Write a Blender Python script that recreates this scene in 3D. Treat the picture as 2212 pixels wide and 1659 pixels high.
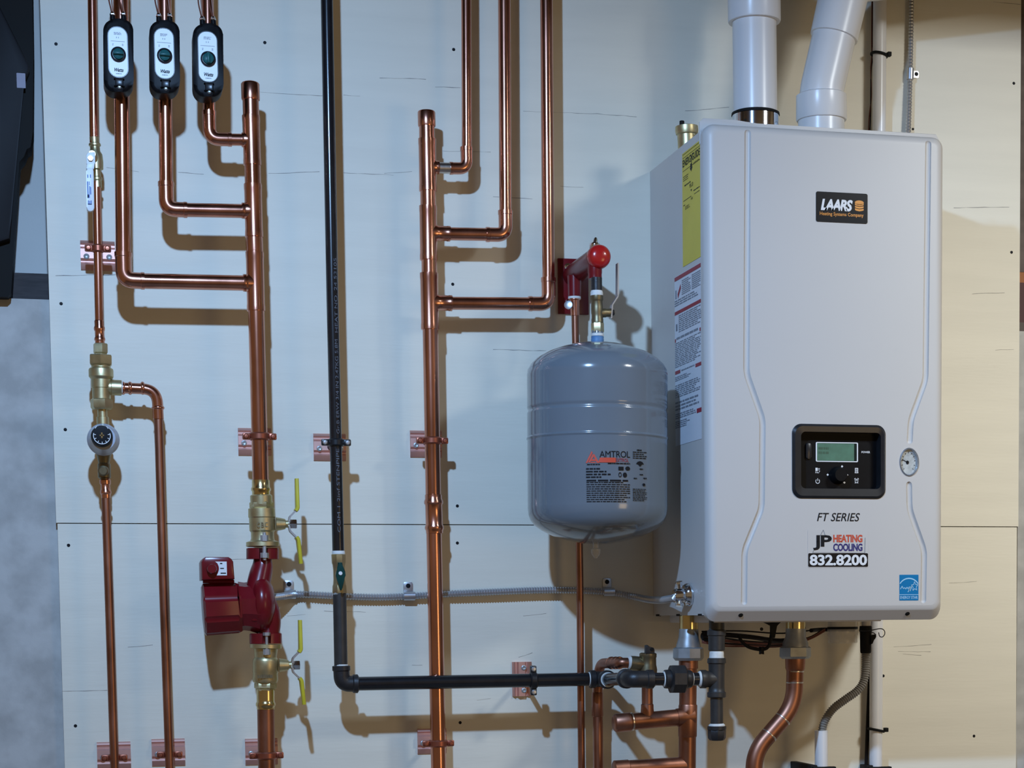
import bpy, bmesh, math, random
from mathutils import Vector, Matrix
random.seed(7)
PI = math.pi
sc = bpy.context.scene
for o in list(bpy.data.objects):
    bpy.data.objects.remove(o, do_unlink=True)

# ------------------------------------------------------------------ camera
IW, IH = 2212, 1659
FOC = 4254.6
PX0, PY0 = 1368.8, 1684.0                      # principal point (a shifted lens)
RR = (Vector((0.96445641, -0.26410198, -0.00860089)),      # camera right in the room
      Vector((-0.0301744, -0.07773877, -0.99651703)),      # camera down
      Vector((0.2625135, 0.96135676, -0.08294477)))        # camera forward
CD, EYE = 3.5, 1.45                            # distance to the wall, eye height
CAM = Vector((0, -CD, EYE))
cd = bpy.data.cameras.new('camera')
cam = bpy.data.objects.new('camera', cd)
sc.collection.objects.link(cam)
cd.sensor_fit = 'HORIZONTAL'
cd.sensor_width = 36.0
cd.lens = FOC / IW * 36.0
cd.shift_x = (IW / 2 - PX0) / IW
cd.shift_y = (PY0 - IH / 2) / IW
cd.clip_start = 0.05
r_, u_, b_ = RR[0], -RR[1], -RR[2]
cam.matrix_world = Matrix(((r_.x, u_.x, b_.x, CAM.x), (r_.y, u_.y, b_.y, CAM.y),
                           (r_.z, u_.z, b_.z, CAM.z), (0, 0, 0, 1)))
sc.camera = cam

# ------------------------------------------------------------------ light
sc.view_settings.view_transform = 'Standard'
sc.view_settings.look = 'None'
sc.view_settings.gamma = 1
sc.view_settings.use_curve_mapping = False
sc.view_settings.exposure = 0.0
wd = bpy.data.worlds.new('world'); sc.world = wd
wd.use_nodes = True
bg = wd.node_tree.nodes['Background']
bg.inputs[0].default_value = (0.160, 0.116, 0.070, 1)
bg.inputs[1].default_value = 1.0


def spot(name, loc, target, power, col, rad, cone):
    l = bpy.data.lights.new(name, 'SPOT'); l.energy = power; l.color = col; l.shadow_soft_size = rad
    l.spot_size = math.radians(cone); l.spot_blend = 1.0
    o = bpy.data.objects.new(name, l); sc.collection.objects.link(o); o.location = loc
    o.rotation_euler = (Vector(target) - Vector(loc)).to_track_quat('-Z', 'Y').to_euler()
    return o


def area(name, loc, target, power, col, sx, sy, spread):
    l = bpy.data.lights.new(name, 'AREA'); l.energy = power; l.color = col
    l.shape = 'RECTANGLE'; l.size = sx; l.size_y = sy; l.spread = math.radians(spread)
    o = bpy.data.objects.new(name, l); sc.collection.objects.link(o); o.location = loc
    o.rotation_euler = (Vector(target) - Vector(loc)).to_track_quat('-Z', 'Y').to_euler()
    return o


spot('cool_ceiling_lamp', (0.0, -1.75, 2.65), (0.46, 0, 0.58), 160, (0.345, 0.59, 1.0), 0.028, 136)
area('white_ceiling_lamp', (2.1, -1.75, 2.74), (1.9, 0, 1.50), 6.4, (0.92, 0.97, 0.98), 0.32, 0.20, 80)
area('warm_side_lamp', (2.3, -3.1, 1.3), (0.9, 0, 1.3), 7.5, (1.0, 0.70, 0.34), 0.7, 0.9, 180)


# ------------------------------------------------------------------ pixels of the photograph -> points of the room
def ray(px, py):
    c = ((px - PX0), (py - PY0), FOC)
    return RR[0] * c[0] + RR[1] * c[1] + RR[2] * c[2]


def W(px, py, h=0.0):
    """the point seen at this pixel, h metres in front of the backing board"""
    r = ray(px, py)
    return CAM + r * ((CD - h) / r.y)


def WX(px, py, x):
    """the point seen at this pixel on the upright plane at this x"""
    r = ray(px, py)
    return CAM + r * (x / r.x)


def kx(px, py, h):
    return (W(px + 1, py, h) - W(px, py, h)).length


def kz(px, py, h):
    return (W(px, py + 1, h) - W(px, py, h)).length


# ------------------------------------------------------------------ materials
def lin(c):
    return c / 12.92 if c <= 0.04045 else ((c + 0.055) / 1.055) ** 2.4


def hx(s):
    return tuple(lin(int(s[i:i + 2], 16) / 255) for i in (0, 2, 4)) + (1,)


def mat(name, col, rough=0.5, metal=0.0, noise=0.0, nscale=30.0, bump=0.0, bscale=200.0, coat=0.0,
        stretch=None, col2=None, rnoise=0.0, spec=0.5, trans=0.0, alpha=1.0):
    m = bpy.data.materials.new(name); m.use_nodes = True
    nt = m.node_tree; b = nt.nodes['Principled BSDF']
    col = hx(col) if isinstance(col, str) else tuple(col) + (1,)
    b.inputs['Base Color'].default_value = col
    b.inputs['Roughness'].default_value = rough
    b.inputs['Metallic'].default_value = metal
    b.inputs['Specular IOR Level'].default_value = spec
    b.inputs['Coat Weight'].default_value = coat
    b.inputs['Coat Roughness'].default_value = 0.08
    b.inputs['Transmission Weight'].default_value = trans
    b.inputs['Alpha'].default_value = alpha
    tc = nt.nodes.new('ShaderNodeTexCoord'); mp = nt.nodes.new('ShaderNodeMapping')
    nt.links.new(tc.outputs['Object'], mp.inputs['Vector'])
    if stretch: mp.inputs['Scale'].default_value = stretch
    nz = nt.nodes.new('ShaderNodeTexNoise'); nz.inputs['Scale'].default_value = nscale
    nz.inputs['Detail'].default_value = 5
    nt.links.new(mp.outputs[0], nz.inputs['Vector'])
    if noise > 0:
        c2 = hx(col2) if isinstance(col2, str) else tuple(v * (1 - noise) for v in col[:3]) + (1,)
        rp = nt.nodes.new('ShaderNodeValToRGB')
        rp.color_ramp.elements[0].position = 0.35; rp.color_ramp.elements[1].position = 0.65
        rp.color_ramp.elements[0].color = c2; rp.color_ramp.elements[1].color = col
        nt.links.new(nz.outputs['Fac'], rp.inputs[0]); nt.links.new(rp.outputs[0], b.inputs['Base Color'])
    if rnoise > 0:
        mr = nt.nodes.new('ShaderNodeMapRange')
        mr.inputs['To Min'].default_value = max(0.02, rough - rnoise); mr.inputs['To Max'].default_value = rough + rnoise
        nt.links.new(nz.outputs['Fac'], mr.inputs[0]); nt.links.new(mr.outputs[0], b.inputs['Roughness'])
    if bump > 0:
        n2 = nt.nodes.new('ShaderNodeTexNoise'); n2.inputs['Scale'].default_value = bscale; n2.inputs['Detail'].default_value = 4
        nt.links.new(mp.outputs[0], n2.inputs['Vector'])
        bp = nt.nodes.new('ShaderNodeBump'); bp.inputs['Strength'].default_value = bump; bp.inputs['Distance'].default_value = 0.002
        nt.links.new(n2.outputs['Fac'], bp.inputs['Height']); nt.links.new(bp.outputs[0], b.inputs['Normal'])
    return m


M = {}
M['board'] = mat('painted_plywood', (0.80, 0.75, 0.62), 0.55, noise=0.05, nscale=3.0, stretch=(1, 1, 9), bump=0.10, bscale=26)
M['crack'] = mat('grain_crack', (0.36, 0.34, 0.31), 0.8, noise=0.3, nscale=60)
M['edge'] = mat('plywood_edge', (0.62, 0.50, 0.34), 0.7, noise=0.3, nscale=60, stretch=(1, 1, 4))
M['concrete'] = mat('painted_concrete', (0.50, 0.49, 0.46), 0.85, noise=0.24, nscale=22, bump=0.5, bscale=40)
M['upper'] = mat('upper_wall_paint', (0.62, 0.59, 0.54), 0.7, noise=0.08, nscale=5, bump=0.1)
M['gap_shade'] = mat('gap_shade_dark', (0.06, 0.05, 0.05), 0.8, noise=0.4, nscale=20, stretch=(1, 1, 6))  # near-black colour carries the shadow of the gap above the concrete
M['floor'] = mat('floor_concrete', (0.30, 0.28, 0.26), 0.7, noise=0.2, nscale=6)
M['joist'] = mat('ceiling_wood', (0.20, 0.13, 0.08), 0.8, noise=0.3, nscale=8, stretch=(6, 1, 1))
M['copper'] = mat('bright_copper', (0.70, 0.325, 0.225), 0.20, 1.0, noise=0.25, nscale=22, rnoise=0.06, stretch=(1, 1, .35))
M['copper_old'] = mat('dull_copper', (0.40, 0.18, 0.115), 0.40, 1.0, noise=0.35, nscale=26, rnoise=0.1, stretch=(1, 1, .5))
M['copper_plate'] = mat('copper_plated_steel', (0.74, 0.42, 0.35), 0.5, 0.8, noise=0.1, nscale=40)
M['copper_clamp'] = mat('copper_clamp', (0.40, 0.13, 0.08), 0.38, 0.85, noise=0.2, nscale=60)
M['solder'] = mat('solder', (0.72, 0.66, 0.60), 0.3, 1.0, noise=0.2, nscale=90)
M['brass'] = mat('cast_brass', (0.60, 0.51, 0.285), 0.40, 0.9, noise=0.15, nscale=60, rnoise=0.08)
M['brass_dull'] = mat('dull_brass', (0.27, 0.225, 0.135), 0.42, 0.9, noise=0.2, nscale=60)
M['brass_hi'] = mat('polished_brass', (0.70, 0.56, 0.28), 0.2, 1.0, noise=0.1, nscale=40)
M['red'] = mat('red_enamel', (0.17, 0.006, 0.011), 0.27, noise=0.12, nscale=40, spec=0.42)
M['red_hi'] = mat('bright_red_enamel', (0.46, 0.012, 0.012), 0.22, noise=0.08, nscale=40, coat=0.4)
M['black_pipe'] = mat('black_lacquered_pipe', (0.010, 0.011, 0.014), 0.22, noise=0.3, nscale=50, coat=0.2)
M['iron'] = mat('malleable_iron', (0.030, 0.029, 0.031), 0.42, 0.3, noise=0.25, nscale=70, bump=0.1, bscale=400)
M['iron_grey'] = mat('grey_iron_pipe', (0.05, 0.047, 0.045), 0.45, 0.3, noise=0.2, nscale=60)
M['conduit'] = mat('conduit_steel', (0.52, 0.53, 0.55), 0.36, 0.75, noise=0.1, nscale=60)
M['steel'] = mat('zinc_steel', (0.60, 0.61, 0.63), 0.36, 0.9, noise=0.1, nscale=60)
M['galv'] = mat('galvanised_union', (0.42, 0.43, 0.43), 0.42, 0.6, noise=0.2, nscale=50)
M['tape'] = mat('thread_tape', (0.78, 0.78, 0.74), 0.6, noise=0.15, nscale=120)
M['tape_blue'] = mat('blue_tape', (0.10, 0.24, 0.46), 0.5, noise=0.1, nscale=120)
M['yellow'] = mat('yellow_vinyl', (0.62, 0.52, 0.03), 0.4, noise=0.08, nscale=60)
M['enamel'] = mat('white_enamel', (0.575, 0.55, 0.52), 0.42, noise=0.02, nscale=4, spec=0.4)
M['enamel_in'] = mat('white_enamel_pan', (0.62, 0.58, 0.55), 0.4, noise=0.03, nscale=6)
M['pvc'] = mat('white_pvc', (0.76, 0.75, 0.74), 0.28, noise=0.03, nscale=10)
M['black'] = mat('black_plastic', (0.007, 0.007, 0.008), 0.42, noise=0.2, nscale=60, spec=0.10)
M['bezel'] = mat('charcoal_bezel', (0.016, 0.017, 0.020), 0.30, noise=0.2, nscale=50, spec=0.4)
M['rubber'] = mat('black_rubber', (0.012, 0.012, 0.012), 0.6, noise=0.2, nscale=60, spec=0.12)
M['lcd'] = mat('green_lcd', (0.075, 0.20, 0.135), 0.3, noise=0.2, nscale=60)
M['lcd_seg'] = mat('lcd_segment', (0.045, 0.12, 0.08), 0.3, noise=0.2, nscale=60)
M['lcd_dark'] = mat('lcd_dark', (0.01, 0.02, 0.018), 0.3, noise=0.2, nscale=60, spec=0.12)
M['white'] = mat('white_print', (0.80, 0.80, 0.80), 0.5, noise=0.03, nscale=50)
M['paper'] = mat('label_paper', (0.70, 0.72, 0.76), 0.5, noise=0.04, nscale=20)
M['ink'] = mat('black_ink', (0.012, 0.012, 0.014), 0.5, noise=0.1, nscale=50, spec=0.12)
M['ink_grey'] = mat('grey_ink', (0.22, 0.24, 0.28), 0.5, noise=0.1, nscale=50)
M['ink_stencil'] = mat('stencil_ink', (0.16, 0.17, 0.20), 0.5, noise=0.5, nscale=150)
M['ink_red'] = mat('red_ink', (0.34, 0.03, 0.05), 0.5, noise=0.1, nscale=50)
M['ink_orange'] = mat('orange_red_ink', (0.62, 0.07, 0.03), 0.5, noise=0.1, nscale=50)
M['ink_navy'] = mat('navy_ink', (0.015, 0.012, 0.15), 0.5, noise=0.1, nscale=50)
M['ink_blue'] = mat('blue_ink', (0.04, 0.10, 0.40), 0.5, noise=0.1, nscale=50)
M['sticker_grey'] = mat('lavender_sticker', (0.22, 0.20, 0.26), 0.5, noise=0.1, nscale=50)
M['orange'] = mat('orange_ink', (0.80, 0.30, 0.03), 0.45, noise=0.15, nscale=50)
M['sticker_black'] = mat('black_sticker', (0.008, 0.008, 0.010), 0.35, noise=0.1, nscale=50, spec=0.12)
M['star_blue'] = mat('blue_sticker', (0.006, 0.185, 0.42), 0.5, noise=0.06, nscale=50, spec=0.12)
M['star_light'] = mat('pale_blue_print', (0.38, 0.66, 0.86), 0.4, noise=0.05, nscale=50)
M['guide'] = mat('yellow_label', (0.70, 0.56, 0.06), 0.5, noise=0.05, nscale=15)
M['face'] = mat('white_faceplate', (0.82, 0.86, 0.87), 0.4, noise=0.02, nscale=30)
M['teal'] = mat('teal_knob', (0.02, 0.105, 0.105), 0.3, noise=0.15, nscale=60, spec=0.12)
M['green'] = mat('dark_green_vinyl', (0.008, 0.05, 0.042), 0.35, noise=0.15, nscale=60, spec=0.12)
M['tank'] = mat('grey_tank_paint', (0.155, 0.183, 0.210), 0.17, noise=0.06, nscale=8, coat=0.5)
M['hose'] = mat('grey_corrugated_hose', (0.27, 0.25, 0.215), 0.5, noise=0.15, nscale=40)
M['clear'] = mat('clear_plastic', (0.75, 0.72, 0.66), 0.15, noise=0.05, nscale=40, alpha=0.35)
M['wire'] = mat('black_wire', (0.012, 0.010, 0.010), 0.5, noise=0.2, nscale=60, spec=0.12)
M['wire_red'] = mat('brown_red_wire', (0.16, 0.04, 0.02), 0.5, noise=0.2, nscale=60)
M['wire_bare'] = mat('copper_wire', (0.55, 0.32, 0.26), 0.4, 0.6, noise=0.1, nscale=60)
M['bin'] = mat('dark_bin_plastic', (0.015, 0.015, 0.017), 0.5, noise=0.3, nscale=8, spec=0.12)
M['bin_black'] = mat('black_bin_plastic', (0.007, 0.006, 0.005), 0.6, noise=0.3, nscale=8, spec=0.12)
M['glass'] = mat('gauge_face', (0.55, 0.57, 0.55), 0.15, noise=0.3, nscale=120, coat=0.6)
M['wood'] = mat('brown_wood', (0.13, 0.10, 0.085), 0.7, noise=0.3, nscale=12, stretch=(1, 1, 4))
M['box_orange'] = mat('orange_box_card', (0.36, 0.12, 0.02), 0.6, noise=0.2, nscale=20)
M['box_dark'] = mat('dark_red_box_card', (0.07, 0.015, 0.012), 0.6, noise=0.2, nscale=20)
M['chrome'] = mat('chrome', (0.75, 0.77, 0.80), 0.10, 1.0, noise=0.04, nscale=40)
M['grey_dial'] = mat('grey_dial', (0.45, 0.48, 0.55), 0.35, noise=0.05, nscale=40)
M['clamp_black'] = mat('black_clamp', (0.014, 0.015, 0.018), 0.35, 0.2, noise=0.2, nscale=60)

# ------------------------------------------------------------------ object helpers
ORG = {}


def thing(name, label, cat, at=(0, 0, 0), group=None):
    o = bpy.data.objects.new(name, None); sc.collection.objects.link(o)
    o.empty_display_size = 0.02
    o.location = at; ORG[o.name] = Vector(at)
    o['label'] = label; o['category'] = cat
    if group: o['group'] = group
    return o


def tag(o, label, cat, group=None):
    o['label'] = label; o['category'] = cat
    if group: o['group'] = group
    return o


def obj(name, bm, material, parent=None, angle=35, label=None, wn=False):
    bmesh.ops.remove_doubles(bm, verts=bm.verts, dist=1e-7)
    me = bpy.data.meshes.new(name)
    lo = Vector([min(v.co[i] for v in bm.verts) for i in range(3)])
    hi = Vector([max(v.co[i] for v in bm.verts) for i in range(3)])
    c = (lo + hi) / 2
    bmesh.ops.translate(bm, verts=bm.verts, vec=-c)
    bmesh.ops.recalc_face_normals(bm, faces=bm.faces)
    bm.normal_update()
    for f in bm.faces: f.smooth = True
    bm.to_mesh(me); bm.free()
    me.set_sharp_from_angle(angle=math.radians(angle))
    mats = material if isinstance(material, (list, tuple)) else [material]
    for m in mats: me.materials.append(M[m] if isinstance(m, str) else m)
    o = bpy.data.objects.new(name, me); sc.collection.objects.link(o)
    ORG[o.name] = c
    if parent is not None:
        o.parent = parent; o.location = c - ORG[parent.name]
    else:
        o.location = c
    if label: o['label'] = label
    if wn: weigh(o)
    return o


def weigh(o):
    md = o.modifiers.new('weighted', 'WEIGHTED_NORMAL'); md.keep_sharp = True; md.weight = 80


def struct(name, bm, m):
    o = obj(name, bm, m); o['kind'] = 'structure'
    return o


NB = bmesh.new


def frame(d):
    d = d.normalized()
    a = Vector((0, 0, 1)) if abs(d.z) < 0.9 else Vector((0, 1, 0))
    x = a.cross(d).normalized()
    return x, d.cross(x).normalized()


def tube(bm, pts, r, seg=18, caps=True, closed=False):
    pts = [Vector(p) for p in pts]
    n = len(pts)
    rs = list(r) if isinstance(r, (list, tuple)) else [r] * n
    rings = []
    px = None
    for i, p in enumerate(pts):
        if closed:
            d = (pts[(i + 1) % n] - pts[i - 1])
        else:
            d = (pts[min(i + 1, n - 1)] - pts[max(i - 1, 0)])
        d.normalize()
        if px is None:
            px, py = frame(d)
        else:
            px = (px - d * px.dot(d)).normalized(); py = d.cross(px)
        rings.append([bm.verts.new(p + (px * math.cos(2 * PI * k / seg) + py * math.sin(2 * PI * k / seg)) * rs[i]) for k in range(seg)])
    m = n if closed else n - 1
    for i in range(m):
        a, b = rings[i], rings[(i + 1) % n]
        for k in range(seg):
            bm.faces.new((a[k], a[(k + 1) % seg], b[(k + 1) % seg], b[k]))
    if caps and not closed:
        bm.faces.new(rings[0][::-1]); bm.faces.new(rings[-1])
    return bm


def fillet(pts, rad, n=8):
    pts = [Vector(p) for p in pts]
    out = [pts[0]]
    for i in range(1, len(pts) - 1):
        p, a, b = pts[i], pts[i - 1], pts[i + 1]
        rr = rad[i - 1] if isinstance(rad, (list, tuple)) else rad
        da, db = (a - p), (b - p)
        t = min(rr, da.length * .49, db.length * .49)
        A, B = p + da.normalized() * t, p + db.normalized() * t
        for k in range(n + 1):
            s = k / n
            out.append(A * (1 - s) ** 2 + p * 2 * s * (1 - s) + B * s * s)
    out.append(pts[-1])
    return out


def smooth_path(pts, n=8):
    """Catmull-Rom through the points"""
    P = [Vector(p) for p in pts]
    P = [P[0] * 2 - P[1]] + P + [P[-1] * 2 - P[-2]]
    out = []
    for i in range(1, len(P) - 2):
        for k in range(n):
            t = k / n
            a, b, c, d = P[i - 1], P[i], P[i + 1], P[i + 2]
            out.append(0.5 * ((2 * b) + (c - a) * t + (2 * a - 5 * b + 4 * c - d) * t * t + (3 * b - a - 3 * c + d) * t ** 3))
    out.append(P[-2])
    return out


def lathe(bm, a, d, prof, seg=28, rot=0.0):
    """revolve [(distance along d, radius)] about the axis from a"""
    a = Vector(a); d = Vector(d).normalized()
    x, y = frame(d)
    rings = []
    for t, r in prof:
        r = max(r, 1e-5)
        rings.append([bm.verts.new(a + d * t + (x * math.cos(2 * PI * k / seg + rot) + y * math.sin(2 * PI * k / seg + rot)) * r) for k in range(seg)])
    for i in range(len(rings) - 1):
        p, q = rings[i], rings[i + 1]
        for k in range(seg):
            bm.faces.new((p[k], p[(k + 1) % seg], q[(k + 1) % seg], q[k]))
    bm.faces.new(rings[0][::-1]); bm.faces.new(rings[-1])
    return bm


def vrev(bm, pa, pb, h, prof, seg=28, rot=0.0):
    """revolve about a near-vertical axis pa->pb (pixels); prof = [(pixel row, half width in pixels)]"""
    a, b = W(*pa, h), W(*pb, h)
    d = b - a; L = d.length; k = (kx(*pa, h) + kx(*pb, h)) / 2
    return lathe(bm, a, d, [((y - pa[1]) / (pb[1] - pa[1]) * L, w * k) for y, w in prof], seg, rot)


def hrev(bm, pa, pb, h, prof, seg=28, rot=0.0, h2=None):
    """revolve about a near-horizontal axis; prof = [(pixel column, half height in pixels)]"""
    a, b = W(*pa, h), W(*pb, h if h2 is None else h2)
    d = b - a; L = d.length; k = (kz(*pa, h) + kz(*pb, h)) / 2
    return lathe(bm, a, d, [((x - pa[0]) / (pb[0] - pa[0]) * L, w * k) for x, w in prof], seg, rot)


def box(bm, lo, hi, bevel=0.0, seg=2):
    lo, hi = Vector(lo), Vector(hi)
    c = (lo + hi) / 2; s = hi - lo
    r = bmesh.ops.create_cube(bm, size=1.0)
    vs = r['verts']
    for v in vs: v.co = c + Vector((v.co.x * s.x, v.co.y * s.y, v.co.z * s.z))
    if bevel > 0:
        es = {e for v in vs for e in v.link_edges}
        bmesh.ops.bevel(bm, geom=list(es), offset=bevel, segments=seg, profile=0.5, affect='EDGES')
    return bm


def prism(bm, poly, n, bevel=0.0, seg=2):
    """extrude a polygon of points along n"""
    n = Vector(n)
    a = [bm.verts.new(Vector(p)) for p in poly]
    b = [bm.verts.new(Vector(p) + n) for p in poly]
    k = len(a)
    f1 = bm.faces.new(a[::-1]); f2 = bm.faces.new(b)
    for i in range(k):
        bm.faces.new((a[i], a[(i + 1) % k], b[(i + 1) % k], b[i]))
    if bevel > 0:
        bmesh.ops.bevel(bm, geom=list(f2.edges), offset=bevel, segments=seg, profile=0.5, affect='EDGES')
    bmesh.ops.recalc_face_normals(bm, faces=bm.faces)
    return bm


def rrect(x0, z0, x1, z1, r, y, n=6):
    """rounded rectangle in the x-z plane at depth y"""
    out = []
    for cx, cz, a0 in ((x1 - r, z1 - r, 0), (x0 + r, z1 - r, PI / 2), (x0 + r, z0 + r, PI), (x1 - r, z0 + r, 1.5 * PI)):
        for k in range(n + 1):
            a = a0 + PI / 2 * k / n
            out.append(Vector((cx + r * math.cos(a), y, cz + r * math.sin(a))))
    return out


def prect(x0, y0, x1, y1, h):
    """pixel rectangle -> (x0, z0, x1, z1) on the plane h in front of the board"""
    xm, ym = (x0 + x1) / 2, (y0 + y1) / 2
    return W(x0, ym, h).x, W(xm, y1, h).z, W(x1, ym, h).x, W(xm, y0, h).z


def plate(bm, px, h, t, r=0.002, bevel=0.0):
    """rounded plate over a pixel rectangle, front face at h, thickness t"""
    a = prect(*px, h)
    return prism(bm, rrect(*a, min(r, (a[2] - a[0]) * .49, (a[3] - a[1]) * .49), -(h - t)), (0, -t, 0), bevel)


def hexnut(bm, a, d, L, r, rot=0.0):
    a = Vector(a); d = Vector(d).normalized()
    c = r * 0.10
    return lathe(bm, a, d, [(0, r * .93), (c, r), (L - c, r), (L, r * .93)], 6, rot)


_tc = {}


def glyphs(s, bold=0.0, shear=0.0, spacing=1.0):
    """outline text as (verts, faces) in a unit box"""
    key = (s, bold, shear, spacing)
    if key in _tc: return _tc[key]
    cu = bpy.data.curves.new('t', 'FONT'); cu.body = s; cu.size = 1; cu.offset = bold; cu.shear = shear
    cu.space_character = spacing; cu.resolution_u = 3; cu.fill_mode = 'FRONT'
    o = bpy.data.objects.new('t', cu); sc.collection.objects.link(o)
    dg = bpy.context.evaluated_depsgraph_get()
    me = bpy.data.meshes.new_from_object(o.evaluated_get(dg))
    vs = [v.co.copy() for v in me.vertices]; fs = [tuple(p.vertices) for p in me.polygons]
    bpy.data.objects.remove(o); bpy.data.curves.remove(cu); bpy.data.meshes.remove(me)
    x0 = min(v.x for v in vs); x1 = max(v.x for v in vs); y0 = min(v.y for v in vs); y1 = max(v.y for v in vs)
    vs = [((v.x - x0) / (x1 - x0), (v.y - y0) / (y1 - y0)) for v in vs]
    _tc[key] = (vs, fs)
    return _tc[key]


def write(bm, s, fn, bold=0.0, shear=0.0, spacing=1.0):
    """fn maps the unit box (u, v) to the room"""
    vs, fs = glyphs(s, bold, shear, spacing)
    q = [bm.verts.new(fn(u, v)) for u, v in vs]
    for f in fs:
        try: bm.faces.new([q[i] for i in f])
        except ValueError: pass
    return bm


def on_front(x0, y0, x1, y1, h):
    a = prect(x0, y0, x1, y1, h)
    return lambda u, v: Vector((a[0] + (a[2] - a[0]) * u, -h, a[1] + (a[3] - a[1]) * v))


def bars(bm, fn, rows, fill=0.6, words=6, seed=1, ragged=0.25):
    """lines of print too small to read"""
    rnd = random.Random(seed)
    for i in range(rows):
        v1 = 1 - i / rows; v0 = v1 - fill / rows
        u = 0.0; end = 1 - (rnd.random() * ragged if rnd.random() < .5 else 0)
        while u < end - .02:
            w = min((0.4 + rnd.random()) / words, end - u)
            bm.faces.new([bm.verts.new(fn(*q)) for q in ((u, v0), (u + w, v0), (u + w, v1), (u, v1))])
            u += w + 0.18 / words
    return bm


def quad(bm, fn, u0, v0, u1, v1):
    bm.faces.new([bm.verts.new(fn(*q)) for q in ((u0, v0), (u1, v0), (u1, v1), (u0, v1))])
    return bm


def arc_strip(bm, fn, cu, cv, ru, rv, a0, a1, w, n=20):
    ins, outs = [], []
    for k in range(n + 1):
        a = a0 + (a1 - a0) * k / n
        ins.append(bm.verts.new(fn(cu + (ru - w) * math.cos(a), cv + (rv - w) * math.sin(a))))
        outs.append(bm.verts.new(fn(cu + ru * math.cos(a), cv + rv * math.sin(a))))
    for k in range(n):
        bm.faces.new((ins[k], outs[k], outs[k + 1], ins[k + 1]))
    return bm


def line_strip(bm, fn, pts, w):
    for (u0, v0), (u1, v1) in zip(pts, pts[1:]):
        d = Vector((u1 - u0, v1 - v0)); L = max(d.length, 1e-6); nrm = Vector((-d.y, d.x)) / L * w / 2
        bm.faces.new([bm.verts.new(fn(*q)) for q in ((u0 - nrm.x, v0 - nrm.y), (u1 - nrm.x, v1 - nrm.y), (u1 + nrm.x, v1 + nrm.y), (u0 + nrm.x, v0 + nrm.y))])
    return bm


def boolean(o, cutters):
    for c in cutters:
        md = o.modifiers.new('b', 'BOOLEAN'); md.operation = 'DIFFERENCE'; md.solver = 'EXACT'; md.object = c
    bpy.context.view_layer.update()
    dg = bpy.context.evaluated_depsgraph_get()
    me = bpy.data.meshes.new_from_object(o.evaluated_get(dg))
    o.modifiers.clear(); old = o.data; o.data = me
    me.name = old.name
    for p in me.polygons: p.use_smooth = True
    me.set_sharp_from_angle(angle=math.radians(28))
    for c in cutters: bpy.data.objects.remove(c)
    weigh(o)


# ------------------------------------------------------------------ the setting
BZ0, BZS = 0.75, W(600, 1132, 0).z                      # board bottom, seam height
XL, XR = W(110, 700, 0).x, W(2200, 700, 0).x
struct('wall_back', box(NB(), (-1.6, 0.019, 0), (3.2, 0.25, W(60, 642, 0).z)), 'concrete')
struct('wall_rear', box(NB(), (-1.6, 0.12, W(60, 642, 0).z - .02), (3.2, 0.30, 3.0)), 'upper')
struct('gap_shade_strip', box(NB(), (-1.6, 0.06, W(60, 640, 0).z), (XL + .03, 0.118, W(60, 590, -.06).z)), 'gap_shade')  # dark strip standing in for the shadowed gap over the concrete
struct('floor', box(NB(), (-1.6, -4.2, -.1), (3.2, 0.25, 0)), 'floor')
struct('ceiling', box(NB(), (-1.6, -2.6, 2.86), (3.2, 0.30, 2.96)), 'joist')
struct('shade_beam', box(NB(), (-1.2, -.52, 2.60), (3.1, -.42, 2.86)), 'joist')  # unseen beam, added above the view to shade the board's top right
# right-hand sliver beyond the board
struct('trim_2', box(NB(), (XR + .004, 0.021, W(2206, 583, 0).z), (XR + .30, 0.055, 2.85)), 'wood')
t = thing('cardboard_box', 'orange-topped dark red box at the right frame edge behind the board', 'box', W(2206, 670, 0))
zz = [W(2206, y, -.03).z for y in (583, 612, 640, 698)]
obj('lid', box(NB(), (XR + .004, .022, zz[1]), (XR + .2, .058, zz[0] - .001)), 'box_orange', t)
obj('carton', box(NB(), (XR + .004, .022, zz[3]), (XR + .2, .057, zz[1])), 'box_dark', t)
struct('trim_3', box(NB(), (XR + .004, 0.021, W(2206, 722, -.02).z), (XR + .30, 0.0585, zz[3])), 'wood')
struct('wall_right', box(NB(), (XR + .004, 0.005, 0), (3.2, 0.0188, W(2206, 724, 0).z)), 'concrete')


def board(name, label, z0, z1, screws, cracks):
    t = thing(name, label, 'board', ((XL + XR) / 2, 0, z0))
    b = NB()
    # the left and right edges follow the photograph's slightly uneven cut
    prism(b, [(XL - .002, .018, z0), (XR + .003, .018, z0), (XR, .018, z1), (XL, .018, z1)], (0, -.018, 0))
    obj('panel', b, 'board', t)
    for x, y in screws:
        p = W(x, y)
        obj('screw', lathe(NB(), p + Vector((0, .0006, 0)), (0, -1, 0), [(0, .0030), (.0009, .0028), (.0010, .0012)], 12), 'ink', t)
    for pts in cracks:
        b = NB(); q = [W(*c) for c in pts]
        w = random.uniform(.00025, .0005); prev = None
        for a, c in zip(q, q[1:]):
            L = max(2, int((c - a).length / .012))
            for i in range(L + 1):
                p = a.lerp(c, i / L); ww = w * random.uniform(.25, 1.3); dz = random.uniform(-.0005, .0005)
                cur = [b.verts.new(p + Vector((0, -.0003, dz + ww))), b.verts.new(p + Vector((0, -.0003, dz - ww)))]
                if prev and i: b.faces.new((prev[0], prev[1], cur[1], cur[0]))
                elif prev: b.verts.remove(cur[0]); b.verts.remove(cur[1]); continue
                prev = cur
        obj('grain_crack', b, 'crack', t)
    return t


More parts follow.
